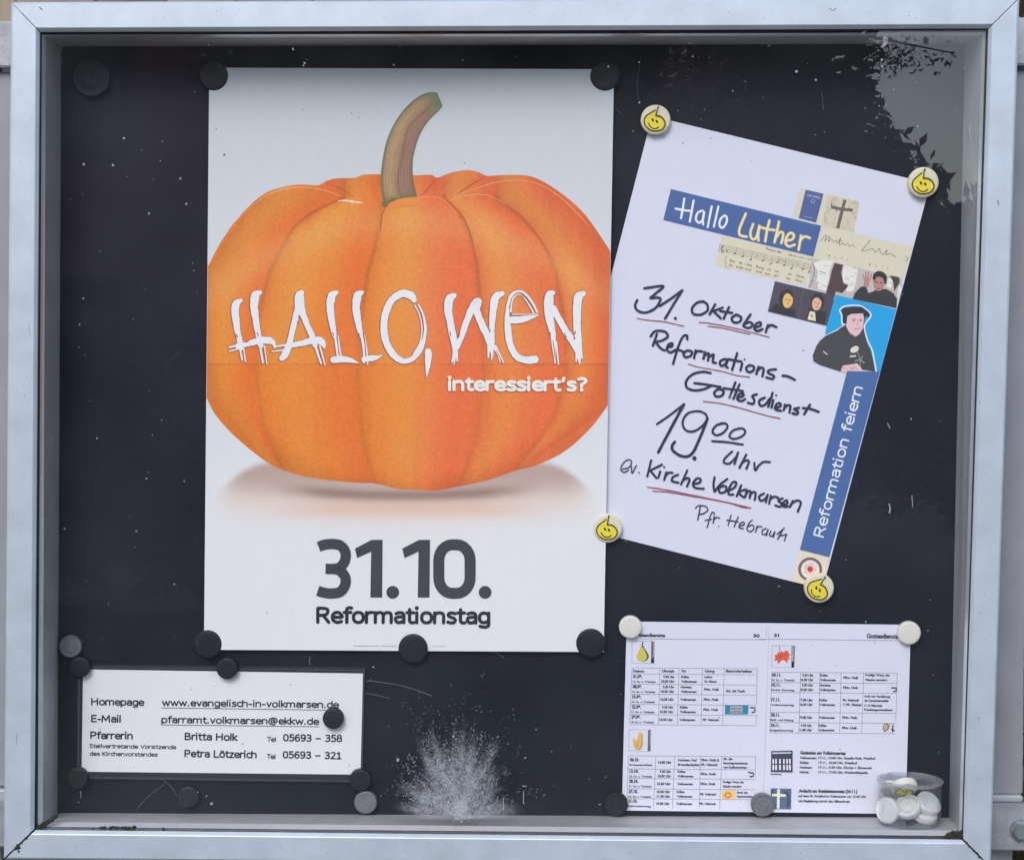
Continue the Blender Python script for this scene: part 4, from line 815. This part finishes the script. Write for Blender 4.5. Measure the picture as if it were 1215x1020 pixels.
def trow(y, dx, r, two):
    T(r[0], 90+dx, 136+dx, y+20, 12, .03); T(r[1], 88+dx, 204+dx, y+43, 7.5, .01)
    for k, s_ in enumerate(r[2]): T(s_, (232 if len(s_) > 8 else 242)+dx, 300+dx, y+(20 if len(r[2]) == 2 else 32)+k*23, 9.5, .025)
    for k, s_ in enumerate(r[3]): T(s_, 332+dx, 332+dx+len(s_)*8, y+(20 if len(r[3]) == 2 else 32)+k*23, 9)
    for k, s_ in enumerate(r[4]): T(s_, 450+dx, 450+dx+len(s_)*7, y+(20 if len(r[4]) == 2 else 32)+k*23, 9)
for i, r in enumerate(rows): trow(293+i*51, -2.2*i, r, True)
T('Gd. mit Taufe', 558, 654, 384, 9)
rows2 = [('06.10.', 'Erntedankfest', ('14.00 Uhr',), ('Herbsen, Hof', 'Erntedankplatz'), ('Pfrin. Holk &', 'Pfr. Hebrank')), ('13.10.', '20. So. n. Trinitatis', ('9.30 Uhr', '10.30 Uhr'), ('Külte', 'Volkmarsen'), ('Pfrin. Holk',)), ('20.10.', '21. So. n. Trinitatis', ('10.30 Uhr',), ('Volkmarsen',), ('Pfrin. Holk',)),
         ('27.10.', '22. So. n. Trinitatis', ('10.30 Uhr', '11.30 Uhr'), ('Külte', 'Volkmarsen'), ('Pfr. Hebrank',)), ('31.10.', 'Reformationstag', ('19.00 Uhr',), ('Volkmarsen',), ('Pfr. Hebrank',))]
for i, (r, y) in enumerate(zip(rows2, (712, 770, 820, 872, 920))): trow(y, -16-2.2*i, r, True)
for s_, x0, x1, y in (('für die', 545, 592, 726), ('Besuchsgottesdienste', 545, 668, 747), ('mit Kaffeetrinken', 545, 664, 768), ('Predigt: Wenn der', 542, 650, 842), ('Glaube wandert', 542, 638, 864), ('Ernte des', 614, 668, 895), ('Supermarktes', 614, 694, 915)): T(s_, x0, x1, y, 8.5)
tx.org = (900, 730)
T('31', 78, 104, 106, 12, .03); T('Gottesdienste', 545, 706, 112, 17, .02)
rows3 = [(285, '03.11.', '23. So. n. Trinitatis', ('9.30 Uhr', '10.30 Uhr'), ('Külte', 'Volkmarsen'), ('Pfrin. Holk',)), (335, '10.11.', 'Drittl. Sonntag', ('9.30 Uhr', '10.30 Uhr'), ('Herbsen', 'Volkmarsen'), ('Pfrin. Holk',)), (410, '17.11.', 'Volkstrauertag', ('17.00 Uhr', '18.30 Uhr'), ('Külte', 'Volkmarsen'), ('Pfr. Hebrank', '+ Pfr. Fischer')),
         (486, '20.11.', 'Buß- und Bettag', ('19.00 Uhr',), ('Volkmarsen',), ('Pfrin. Holk',)), (538, '24.11.', 'Ewigkeitssonntag', ('9.30 Uhr', '11.00 Uhr'), ('Külte', 'Volkmarsen'), ('Pfrin. Holk',))]
for i, r in enumerate(rows3): trow(r[0], -14-1.8*i-8, r[1:], True)
for s_, x0, x1, y in (('Predigt: Wenn der', 538, 664, 303), ('Glaube wandert', 538, 650, 327), ('9.45 mit Verleihung', 534, 664, 411), ('der Gemeindemedaille', 534, 656, 432), ('11.15 Mitarbeit', 533, 624, 457), ('Friedensgottesdienst', 532, 676, 478)): T(s_, x0, x1, y, 8.5)
T('Gedenken am Volkstrauertag', 210, 440, 697, 12, .03)
for i, (a_, b_, x1) in enumerate((('Volkmarsen:', '17.11., 10.00 Uhr, Kapelle Kath. Friedhof', 590), ('Külte:', '17.11., 10.30 Uhr, Friedhof', 498), ('Herbsen:', '17.11., 9.30 Uhr, Kirche + Ehrenmal', 570), ('Hörle:', '17.11., 17.00 Uhr, Friedhofskapelle', 552))):
    T(a_, 208, 208+len(a_)*7.8, 721+i*24, 9); T(b_, 302, x1, 721+i*24, 9)
T('Brandenburg', 62, 116, 801, 6)
T('Andacht am Ewigkeitssonntag (24.11.)', 202, 498, 889, 12, .03); T('auf dem St. Friedhof in Volkmarsen um 15.00 Uhr', 200, 544, 913, 9); T('mit Begleitung durch den Bläserkreis', 200, 460, 938, 9)
tx.build('table_lettering', ink(48, 50, 66), cal)
t_ = Ink(cal_s, (900, 730), 4.25)
table(t_, [285, 337, 387, 487, 538, 590], [67, 212, 310, 417, 530, 700], [57, 204, 302, 409, 520, 690], [(285, 387), (387, 527)])
t_.stroke([(0, 119), (300, 121), (708, 126)], 2.4, smooth=False); t_.stroke([(68, 151), (167, 152), (166, 262), (66, 261), (68, 151)], 2, smooth=False)
t_.stroke([(40, 62), (38, 110)], 1.6, smooth=False); t_.build('table_lines', ink(112, 114, 128), cal)
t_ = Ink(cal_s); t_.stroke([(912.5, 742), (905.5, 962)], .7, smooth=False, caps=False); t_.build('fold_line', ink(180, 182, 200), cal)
L6 = ((730, 730), 4.25); R6 = ((900, 730), 4.25)
def pic(name, fn, col, o_=L6): t_ = Ink(cal_s, *o_); fn(t_); return t_.build(name, ink(*col), cal)
pic('printed_pear', lambda t: (t.disc(140, 205, 29, 27), t.stroke([(140, 190, 46), (138, 168, 24), (138, 158, 14)])), (84, 84, 60))
pic('printed_pear', lambda t: (t.disc(134, 206, 26, 25), t.stroke([(134, 190, 40), (134, 168, 20), (135, 158, 12)])), (186, 180, 88)); pic('printed_stalk', lambda t: t.stroke([(136, 158), (138, 134)], 6), (80, 74, 66))
pic('printed_strip', lambda t: (t.poly([(182, 130), (198, 130), (196, 240), (180, 239)]), t.poly([(166, 576), (181, 576), (178, 684), (163, 683)])), (92, 94, 104))
pic('printed_strip', lambda t: t.poly([(168, 153), (184, 153), (180, 262), (166, 262)]), (92, 94, 104), R6)
def lets(t):
    for (x, y0) in ((193, 136), (176, 582)): t.text('MONATE', (x, y0), (x-3, y0+70), h=9, bold=.02)
pic('printed_strip_lettering', lets, (190, 192, 204)); pic('printed_strip_lettering', lambda t: t.text('NOVEMBER', (170, 158), (168, 232), h=8, bold=.02), (190, 192, 204), R6)
pic('printed_strip', lambda t: (t.poly([(182, 218), (196, 218), (196, 240), (180, 239)]),), (30, 30, 40)); pic('printed_strip', lambda t: t.poly([(167, 234), (180, 235), (179, 262), (166, 262)]), (30, 30, 40), R6)
pic('printed_maize', lambda t: (t.stroke([(126, 595, 16), (122, 640, 26), (118, 670, 14)]), t.stroke([(94, 622, 10), (100, 650, 16), (108, 672, 12)])), (204, 164, 78)); pic('printed_husk', lambda t: (t.stroke([(136, 600, 4), (134, 650, 6), (122, 676, 5)]), t.stroke([(108, 630, 3), (112, 660, 4)])), (150, 140, 84))
LF = [(108, 192), (116, 178), (128, 186), (138, 174), (148, 180), (160, 200), (150, 208), (160, 218), (146, 222), (146, 240), (132, 226), (118, 222), (104, 240), (98, 244), (96, 226), (78, 226), (86, 210), (78, 198), (94, 196), (98, 182)]
pic('printed_leaf', lambda t: t.poly(LF), (206, 84, 62), R6); pic('printed_leaf_vein', lambda t: (t.stroke([(104, 155), (108, 180), (112, 222)], 3), t.stroke([(112, 210), (145, 190)], 2), t.stroke([(110, 208), (88, 204)], 2)), (120, 60, 50), R6)
pic('printed_sign', lambda t: t.poly([(554, 450), (672, 450), (670, 497), (553, 497)]), (42, 124, 166)); pic('printed_sign_plate', lambda t: t.poly([(580, 456), (642, 456), (640, 492), (580, 492)]), (160, 168, 178)); pic('printed_sign_lettering', lambda t: (t.text('KIRCHE', (584, 474), (636, 475), h=12, bold=.02), t.text('KAFFEE', (584, 489), (636, 490), h=10, bold=.02)), (60, 84, 104))
pic('printed_cup', lambda t: (t.stroke([(682, 464), (704, 464), (704, 484), (690, 488)], 7, smooth=False), t.stroke([(673, 790), (698, 794), (696, 808), (680, 812)], 7, smooth=False)), (40, 40, 52)); pic('printed_cup', lambda t: (t.stroke([(672, 364), (694, 364), (694, 380), (682, 382)], 7, smooth=False), t.stroke([(678, 552), (676, 585)], 6), t.stroke([(670, 572), (686, 580)], 5)), (40, 40, 52), R6)
pic('printed_shell', lambda t: t.poly([(540, 880), (606, 880), (604, 926), (538, 926)]), (232, 184, 120)); pic('printed_shell_curl', lambda t: t.stroke([(582, 900), (566, 892), (554, 904), (566, 918), (582, 908)], 8), (204, 110, 40))
pic('printed_figures', lambda t: (t.disc(640, 562, 14, 18), t.disc(655, 552, 9)), (178, 160, 128), R6); pic('printed_figures', lambda t: (t.stroke([(632, 548), (648, 546), (655, 566), (640, 582)], 4), t.stroke([(628, 560), (634, 585)], 4)), (70, 62, 60), R6)
pic('printed_gate', lambda t: t.poly([(64, 682), (172, 680), (172, 790), (62, 788)]), (60, 62, 92), R6)
def gate(t):
    for x in (70, 84, 104, 124, 140, 154): t.poly([(x, 722), (x+8, 722), (x+8, 746), (x, 746)]); t.poly([(x, 752), (x+9, 752), (x+9, 778), (x, 778)])
    t.poly([(70, 690), (164, 688), (164, 694), (70, 696)])
pic('printed_gate_opening', gate, (206, 210, 226), R6)
pic('printed_cross_ground', lambda t: t.poly([(62, 870), (166, 872), (164, 976), (60, 974)]), (78, 96, 140), R6); pic('printed_cross_shade', lambda t: (t.stroke([(130, 888), (150, 905), (148, 960)], 12, jit=.4), t.stroke([(76, 878), (70, 892), (78, 900)], 8, jit=.4)), (58, 70, 78), R6)
pic('printed_cross', lambda t: (t.poly([(94, 874), (108, 874), (106, 972), (92, 972)]), t.poly([(68, 897), (138, 900), (138, 913), (68, 910)])), (228, 222, 190), R6)

# ------------------------------------------------------------------ magnets
def puck(r, h=.008, ringed=False):
    if ringed: return [(r*.98, 0), (r, .0006), (r, h-.0008), (r-.0008, h), (r*.86, h), (r*.82, h-.0007), (r*.55, h-.0007), (r*.50, h-.0002), (r*.42, h-.0002), (r*.38, h-.0009), (r*.12, h-.0009), (r*.07, h), (0.0001, h)]
    return [(r*.97, 0), (r, .0006), (r, h-.0016), (r-.0003, h-.0008), (r-.0010, h-.0002), (r-.0020, h), (r*.5, h+.0001), (.0001, h+.0001)]
PX = (1.9414*SC+B)/FPX
def magnet(px, py, d, m, label, ringed=False, h=.008, base=B-.0006, group=None, cat='magnet', name='magnet'):
    # the face that is seen sits h in front of the board, so measure there
    p = U(px, py, base-h); r = d/2*PX*.985
    root = bpy.data.objects.new(name, None); COL.objects.link(root); root.location = Vector((p.x, base, p.z)); root.empty_display_size = .01
    tag(root, label, cat, group)
    lathe('body', puck(r, h, ringed), m, root, axis=Vector((0, -1, 0)), at=root.location)
    return root, r
gb = 'black magnets on the board'
for a_ in ((108, 92, 45, M_black, 'large black magnet with a raised ring, alone in the upper left corner of the board', True), (253, 90, 35, M_black, 'black magnet on the top left corner of the pumpkin poster', False), (718, 90, 35.5, M_black, 'black magnet on the top right corner of the pumpkin poster', False),
           (246, 764, 34.5, M_black, 'black magnet on the bottom left corner of the pumpkin poster', False), (490, 769.5, 35.5, M_black, 'black magnet in the middle of the pumpkin poster bottom edge', False), (701, 763, 35.5, M_black, 'black magnet on the bottom right corner of the pumpkin poster', False),
           (94, 791.5, 25.5, M_black, 'small black magnet on the top left corner of the contact card', False), (269, 793, 26, M_black, 'small black magnet on the top edge of the contact card', False), (395, 852.5, 25.5, M_black, 'small black magnet beside the e-mail address on the contact card', False),
           (91, 923, 26, M_black, 'small black magnet on the bottom left corner of the contact card', False), (427, 925.5, 26.5, M_black, 'small black magnet on the bottom right corner of the contact card', False), (223, 945.5, 27, M_black, 'small black magnet below the contact card with nothing under it', False), (731, 954, 28.5, M_black, 'dark magnet on the bottom left corner of the calendar sheet', True)):
    magnet(*a_, group=gb, base=B-.0036 if 780 < a_[1] < 930 and a_[0] < 500 else B-.0010)
gg = 'grey magnets on the board'
magnet(83, 767, 27, M_grey, 'grey ringed magnet at the far left edge, above the contact card', True, group=gg)
magnet(433.5, 952, 28, M_grey, 'plain light grey magnet just below the lower right corner of the contact card', False, group=gg)
magnet(905, 955, 28, M_grey, 'grey ringed magnet in the middle of the calendar sheet bottom edge', True, group=gg)
gw = 'cream white magnets on the calendar sheet'
magnet(748, 744, 27.5, M_white, 'cream white magnet on the top left corner of the calendar sheet', group=gw)
magnet(1079, 751, 28, M_white, 'cream white magnet on the top right corner of the calendar sheet', group=gw)

FACE = [(560, 310), (495, 350), (430, 390), (340, 455), (297, 540), (300, 620), (335, 695), (430, 775), (500, 798), (580, 802), (690, 780), (765, 710), (785, 630), (760, 550), (700, 480), (630, 450), (570, 442)]
def smiley_parts(root, r, q, origin):
    """face print on the disc: q turns local (x right, y up, z out of the face) into the world"""
    k = r/352
    def mk(name, polys, m, lift):
        V = []; F = []
        for i, pts in enumerate(polys):
            n = len(V)
            for x, y in pts: V.append(origin + q @ Vector(((x-565)*k, -(y-535)*k, lift+i*1.5e-5)))
            F.append(list(range(n, n+len(pts))))
        mesh(name, V, F, m, root)
    def rib(pts, w_):
        pts = catmull(pts, 5); L = []; R_ = []
        for i, (x, y) in enumerate(pts):
            x0, y0 = pts[max(0, i-1)]; x1, y1 = pts[min(len(pts)-1, i+1)]; d = math.hypot(x1-x0, y1-y0) or 1
            nx_, ny_ = -(y1-y0)/d*w_/2, (x1-x0)/d*w_/2; L.append((x+nx_, y+ny_)); R_.append((x-nx_, y-ny_))
        return [[L[i], L[i+1], R_[i+1], R_[i]] for i in range(len(pts)-1)]
    el = lambda x, y, a_, b_: [(x+a_*math.cos(t)*.92-b_*math.sin(t)*-.38, y+a_*math.cos(t)*-.38*1+b_*math.sin(t)*.92) for t in [i*math.pi/6 for i in range(12)]]
    mk('printed_face', [FACE], M_yellow, .0002)
    K = ink(58, 52, 22)
    mk('face_outline', rib(FACE, 30), K, .00032)
    mk('smile', rib([(392, 612), (430, 690), (505, 745), (580, 742), (640, 705)], 27), K, .0004)
    mk('eye', [el(497, 548, 26, 46)], K, .0005); mk('eye', [el(593, 582, 26, 44)], K, .0005)
    mk('stalk', rib([(568, 445), (590, 350), (600, 300), (622, 245)], 28)+[el(622, 248, 24, 24), el(568, 444, 20, 20)], K, .0006)
gy = 'smiling yellow magnets on the handwritten sheet'
for (x, y, d, lab, ro) in ((778, 142, 35.5, 'cream magnet with a yellow smiling face on the top left corner of the handwritten sheet', 0), (1096, 216.3, 36, 'cream magnet with a yellow smiling face on the top right corner of the handwritten sheet', 8),
                           (721, 626.5, 35, 'cream magnet with a yellow smiling face where the handwritten sheet meets the pumpkin poster', 6), (972, 697.5, 35.5, 'cream magnet with a yellow smiling face on the bottom right corner of the handwritten sheet', -16)):
    root, r = magnet(x, y, d, M_pale, lab, group=gy, base=B-.0012)
    q = (Matrix.Rotation(math.radians(90), 3, 'X') @ Matrix.Rotation(math.radians(ro), 3, 'Z'))
    smiley_parts(root, r, q, root.location+Vector((0, -.0081, 0)))

# ------------------------------------------------------------------ clear jar with spare magnets
fl = lambda Y: (U(*FLI[2], .0178).z*(B-Y)+U(*BAK[2], B).z*(Y-.0178))/(B-.0178)
JY = .0490; jr = .0322; jc = U(1079, 960, JY); jz = fl(JY)+.0006
jar = empty('jar', (jc.x, JY, jz), 'clear plastic jar of spare white magnets in the lower right corner of the case', 'jar')
H = .045
lathe('wall', [(jr, .0045), (jr, .006), (jr, H-.0022), (jr+.0009, H-.0012), (jr+.0009, H), (jr-.0016, H), (jr-.0018, H-.004), (jr-.0014, .0045)], M_jar, jar, 56, Vector((0, 0, 1)), jar.location)
lathe('rim', [(jr+.0002, H-.0030), (jr+.0014, H-.0020), (jr+.0015, H+.0002), (jr+.0004, H+.0008), (jr-.0018, H+.0006), (jr-.0022, H-.0006), (jr-.0019, H-.0030)], M_rim, jar, 56, Vector((0, 0, 1)), jar.location)
lathe('base', [(.0001, 0), (jr*.90, 0), (jr*.97, .0016), (jr*1.003, .0042), (jr*.95, .0030), (jr*.86, .0016), (.0001, .0012)], M_rim, jar, 40, Vector((0, 0, 1)), jar.location)
cupp = lambda r, h: [(r*.5, .001), (r*.80, 0), (r*.97, .0003), (r, .0012), (r, h-.001), (r-.0007, h), (r*.82, h), (r*.80, h-.0006), (r*.75, h-.0042), (r*.50, h-.0044), (r*.48, h-.0024), (r*.40, h-.0024), (r*.38, h-.0034), (.0001, h-.0036)]
flat = lambda r, h: [(r*.5, .001), (r*.80, 0), (r*.97, .0003), (r, .0012), (r, h-.0014), (r-.0012, h), (r*.5, h+.0002), (.0001, h+.0002)]
cr = .0134
for (x, y, Y, ax, pf, mm, lab) in ((1053.5, 961, .042, (-.70, -.70, .10), flat, M_cup, 'white magnet standing on edge at the left inside the jar'), (1077.5, 957, .0375, (-.40, -.62, .68), cupp, M_cup, 'hollow white magnet tilted in the middle of the jar, open side to the front'),
                                   (1101.5, 953, .043, (.40, -.60, .70), flat, M_cup, 'white magnet leaning at the right inside the jar'), (1096.5, 966, .043, (.25, -.30, .92), flat, M_cup, 'white magnet lying under the right one inside the jar'),
                                   (1073, 933.5, .040, (.12, -.70, -.70), flat, M_white, 'magnet with a yellow smiling face, on top of the magnets in the jar'), (1059, 936, .057, (-.2, -.60, -.80), flat, M_white, 'yellowish magnet at the back left of the jar under the rim')):
    p = U(x, y, Y); ax = Vector(ax).normalized(); h = .0075
    root = bpy.data.objects.new('magnet', None); COL.objects.link(root); root.location = p - ax*h/2; root.empty_display_size = .01; tag(root, lab, 'magnet', 'loose magnets in the jar')
    lathe('body', pf(cr, h), mm, root, 40, ax, root.location)
    if 'smiling' in lab:
        zq = ax; xq = Vector((1, 0, 0)) - ax*ax.x; xq.normalize(); yq = zq.cross(xq); q = Matrix((xq, yq, zq)).transposed()
        smiley_parts(root, cr*.95, q, root.location+ax*(h+.0002))

# ------------------------------------------------------------------ the carrying frame behind
def bar(name, q, Y, th, m, parent, bev=.0015):
    P0 = [U(*p, Y) for p in q]; bm = bmesh.new(); vs = [bm.verts.new(p) for p in P0]+[bm.verts.new(p+Vector((0, th, 0))) for p in P0]
    for f in ([0, 3, 2, 1], [4, 5, 6, 7], [0, 1, 5, 4], [1, 2, 6, 5], [2, 3, 7, 6], [3, 0, 4, 7]): bm.faces.new([vs[i] for i in f])
    bmesh.ops.bevel(bm, geom=bm.edges[:], offset=bev, segments=2, affect='EDGES')
    return bm_obj(name, bm, m, parent)
stand = empty('mounting_stand', (0, .11, 0), 'grey metal posts and crossbars that carry the notice case, seen at its edges', 'stand')
def plate(q, Y, th, side):
    o = bar('side_panel', q, Y, th, M_post, stand)
plate([(-60, 86), (120, 86), (110, 934), (-60, 932)], .104, .012, 0)
plate([(1090, 84), (1222, 84), (1213.5, 942), (1090, 942)], .104, .012, 1)
bar('crossbar', [(-120, 25.5), (1300, 20.5), (1300, 77), (-120, 80)], .092, .012, M_galv, stand)
bar('crossbar', [(-120, 950), (1300, 953.5), (1300, 1009), (-120, 1004)], .092, .012, M_galv, stand)
bar('ledge', [(-60, 936), (120, 937), (120, 950), (-60, 949)], .096, .02, M_flange, stand)
bar('ledge', [(1090, 943), (1214, 943.5), (1214, 951), (1090, 950)], .098, .02, M_flange, stand)
for q in ([(-70, 60), (2, 60), (-5, 1100), (-78, 1100)], [(1150, 60), (1217, 60), (1207, 1100), (1140, 1100)]):
    P0 = [U(*p, .118) for p in q]; P0[2].z = P0[3].z = 0
    bm = bmesh.new(); vs = [bm.verts.new(p) for p in P0]+[bm.verts.new(p+Vector((0, .05, 0))) for p in P0]
    for f in ([0, 3, 2, 1], [4, 5, 6, 7], [0, 1, 5, 4], [1, 2, 6, 5], [2, 3, 7, 6], [3, 0, 4, 7]): bm.faces.new([vs[i] for i in f])
    bmesh.ops.bevel(bm, geom=bm.edges[:], offset=.003, segments=2, affect='EDGES'); bm_obj('post', bm, M_galv, stand)
bp_ = U(1211, 984, .092); cb_ = bar('crossbar_pad', [(1195, 966), (1229, 966), (1229, 1002), (1195, 1002)], .0915, .0008, M_galv, stand, .0002)
lathe('washer', [(.0115, 0), (.0118, .0004), (.0115, .0016), (.006, .0017)], M_bolt, stand, 32, Vector((0, -1, 0)), (bp_.x, .0915, bp_.z))
lathe('bolt_head', [(.0098, 0), (.0098, .0055), (.0088, .0068), (.0060, .0070), (.0058, .0066), (.0001, .0066)], M_bolt, stand, 6, Vector((0, -1, 0)), (bp_.x, .0898, bp_.z))

# ------------------------------------------------------------------ surroundings
M_ground = mat('grass_ground', (.055, .07, .03), .95, noise=.5, nscale=1.5, bump=.5, bscale=30)
g = mesh('ground', [(-60, -60, 0), (60, -60, 0), (60, 60, 0), (-60, 60, 0)], [[0, 1, 2, 3]], M_ground); tag(g, kind='structure')
M_path = mat('paving_slab', (.27, .26, .25), .9, noise=.18, nscale=6, bump=.4, bscale=60)
pth = bpy.data.objects.new('pavement', None); COL.objects.link(pth); pth.location = (0, -1.6, 0); tag(pth, kind='structure')
me0 = None
for i in range(-6, 6):
    for j in range(5):
        if me0 is None:
            o = box('paving_slab', -.245, .245, -.245, .245, .0, .012, M_path, None, .004); me0 = o.data
        else: o = bpy.data.objects.new('paving_slab', me0); COL.objects.link(o)
        o.parent = pth; o.location = (i*.5+.25, j*.5-1.6, .002)
# plank fence behind the case
M_wood = [mat('weathered_wood', c_, .85, noise=.25, nscale=14, stretch=(1, 1, .06), bump=.3, bscale=60) for c_ in ((.30, .23, .17), (.26, .19, .14), (.20, .13, .10))]
fence = empty('plank_fence', (0, 1.3, 0), 'brownish wooden plank fence behind the notice case, seen above its top edge', 'fence')
x = -1.7
while x < 1.5:
    w_ = ir(.11, .15); o = box('plank', x, x+w_-.0015, 1.3+ir(0, .006), 1.325, .05, 2.5+ir(-.02, .02), random.choice(M_wood), fence, .003); x += w_
box('fence_rail', -1.7, 1.5, 1.327, 1.365, .5, .58, M_wood[1], fence); box('fence_rail', -1.7, 1.5, 1.327, 1.365, 1.95, 2.03, M_wood[1], fence)
def leaves(name, pts, size, m, parent, kind=None, seed=1):
    r_ = np.random.default_rng(seed); n = len(pts); pts = np.array(pts)
    d1 = r_.normal(size=(n, 3)); d1 /= np.linalg.norm(d1, axis=1)[:, None]; d2 = np.cross(d1, r_.normal(size=(n, 3))); d2 /= np.linalg.norm(d2, axis=1)[:, None]
    s = size*r_.uniform(.6, 1.3, (n, 1)); V = np.stack([pts-d1*s, pts+d2*s*.42, pts+d1*s, pts-d2*s*.42], 1).reshape(-1, 3)
    o = mesh(name, V, np.arange(4*n).reshape(-1, 4).tolist(), m, parent); 
    return o
M_leaf = mat('dark_leaf', (.045, .065, .028), .6, noise=.4, nscale=3)
M_leaf2 = mat('brown_green_leaf', (.12, .085, .05), .7, noise=.6, nscale=30)
# shrub beside the stand (right edge and below)
shr = empty('shrub', (1.05, .75, 0), 'dark green and brown shrub just behind the right-hand post', 'shrub')
r_ = np.random.default_rng(5); pts = np.c_[r_.normal(0, .32, 9000)+1.05, r_.normal(.75, .16, 9000), np.abs(r_.normal(1.0, .6, 9000))]; leaves('foliage', pts, .028, M_leaf2, shr, seed=3)
lathe('stem', [(.02, 0), (.014, 1.0), (.004, 1.9)], M_wood[2], shr, 8, Vector((0, 0, 1)), (1.05, .75, 0))
shr2 = empty('shrub', (-1.0, .75, 0), 'low dark green shrub just behind the left-hand post', 'shrub')
pts = np.c_[r_.normal(0, .25, 5000)-1.0, r_.normal(.75, .14, 5000), np.abs(r_.normal(.6, .4, 5000))]; leaves('foliage', pts, .028, M_leaf, shr2, seed=4)
lathe('stem', [(.02, 0), (.014, .7), (.004, 1.2)], M_wood[2], shr2, 8, Vector((0, 0, 1)), (-1.0, .75, 0))
# behind the viewer, mirrored in the glass: a tall tree and a red-brown house
def tree(loc, blobs, n, label, trunk_h, seed, size=.10):
    t_ = empty('tree', loc, label, 'tree'); r_ = np.random.default_rng(seed); P_ = []
    tot = sum(b_[3]**2 for b_ in blobs)
    for (bx, by, bz, br) in blobs:
        k = int(n*br**2/tot); d = r_.normal(size=(k, 3)); d /= np.linalg.norm(d, axis=1)[:, None]; rad = br*r_.uniform(.25, 1, (k, 1))**.45*(1+.12*np.sin(d[:, :1]*9+bz)*np.cos(d[:, 2:]*7))
        P_.append(np.array((bx, by, bz))+d*rad)
    leaves('crown', np.concatenate(P_), size, M_leaf, t_, seed=seed)
    V = []; F = []
    def limb(p, q, r0, r1):
        p, q = Vector(p), Vector(q); ax = (q-p).normalized(); u = ax.orthogonal().normalized(); v = ax.cross(u); n0 = len(V)
        for c_, r in ((p, r0), (q, r1)):
            for i in range(10): a_ = i*math.pi/5; V.append(c_+u*math.cos(a_)*r+v*math.sin(a_)*r)
        for i in range(10): j = (i+1) % 10; F.append([n0+i, n0+j, n0+10+j, n0+10+i])
    L_ = Vector(loc); limb(L_, L_+Vector((0, 0, trunk_h)), .28, .2)
    for (bx, by, bz, br) in blobs: limb(L_+Vector((0, 0, trunk_h*.9)), (bx, by, bz), .12, .03)
    mesh('trunk', V, F, M_wood[2], t_, smooth=True)
    return t_
tree((.6, -11.5, 0), [(.80, -11.5, 3.45, 1.38), (-1.0, -11.7, 3.6, 1.6), (1.45, -11.3, 2.5, 1.08), (-.4, -11.5, 4.2, 1.2), (2.05, -11.4, 1.75, 1.1), (1.35, -11.5, 4.1, .55), (1.9, -11.5, 3.15, .22), (2.05, -11.5, 3.45, .14), (2.5, -11.4, 2.75, .2), (1.75, -11.5, 3.85, .2), (2.25, -11.5, 2.98, .16), (2.35, -11.5, 1.75, 1.05), (3.1, -11.6, 1.5, 1.3), (4.6, -11.6, 1.1, 1.5)], 80000, 'broad leafy tree behind the viewer, mirrored in the glass right of centre', 2.2, 21, .065)
# hanging twig of a nearer tree: dark leaves against the sky, mirrored top right
tree((-6.2, -9.0, 0), [(-3.4, -9, 1.0, 1.0), (-5.0, -9, 1.5, 1.2), (-6.6, -9, 2.6, 1.8), (-1.9, -9, .9, .9)], 30000, 'dense leafy tree behind the viewer on the left', 2.6, 22)
tw = empty('overhanging_branch', (.9, -4.6, 0), 'low twig of dark leaves mirrored near the top right of the glass', 'branch')
r_ = np.random.default_rng(9); P_ = []; V = []; F = []
for k in range(40):
    t0 = np.array((.92, -4.6, 2.70)); e = np.array((ir(1.05, 1.40), -4.6+ir(-.12, .12), ir(2.54, 2.67)))
    for q in range(22): s_ = q/22; P_.append(t0+(e-t0)*s_+np.array((0, 0, -.02*math.sin(s_*3)))+r_.normal(0, .010, 3))
leaves('foliage', P_, .012, M_leaf, tw, seed=8)
lathe('twig', [(.012, 0), (.006, .5), (.002, .98)], M_wood[2], tw, 8, Vector((.95, 0, -.18)).normalized(), (.4, -4.6, 2.80))
# house
M_brick = mat('red_brown_render', (.34, .08, .09), .85, noise=.15, nscale=3)
M_roof = mat('dark_roof', (.07, .05, .05), .8, noise=.2, nscale=5); M_wf = mat('brown_window_frame', (.09, .05, .04), .6); M_wg = mat('dark_window_glass', (.02, .022, .025), .1)
hs = empty('house', (-3.5, -17, 0), 'red-brown house behind the viewer, faintly mirrored on the left of the glass', 'house')
box('wall', -9.5, 1.6, -25, -17, 0, 5.0, M_brick, hs)
V = [(-10, -16.6, 5.0), (2.1, -16.6, 5.0), (2.1, -25.4, 5.0), (-10, -25.4, 5.0), (-10, -21, 6.6), (2.1, -21, 6.6)]
mesh('roof', V, [[0, 1, 5, 4], [2, 3, 4, 5], [1, 2, 5], [3, 0, 4], [3, 2, 1, 0]], M_roof, hs)
for x in (-8.2, -5.6, -3, -.4):
    for z in (1.0, 3.5):
        o = box('window', x, x+1.1, -16.995, -16.9, z, z+1.3, M_wf, hs, .01); box('pane', x+.08, x+1.02, -16.89, -16.885, z+.08, z+1.22, M_wg, o)
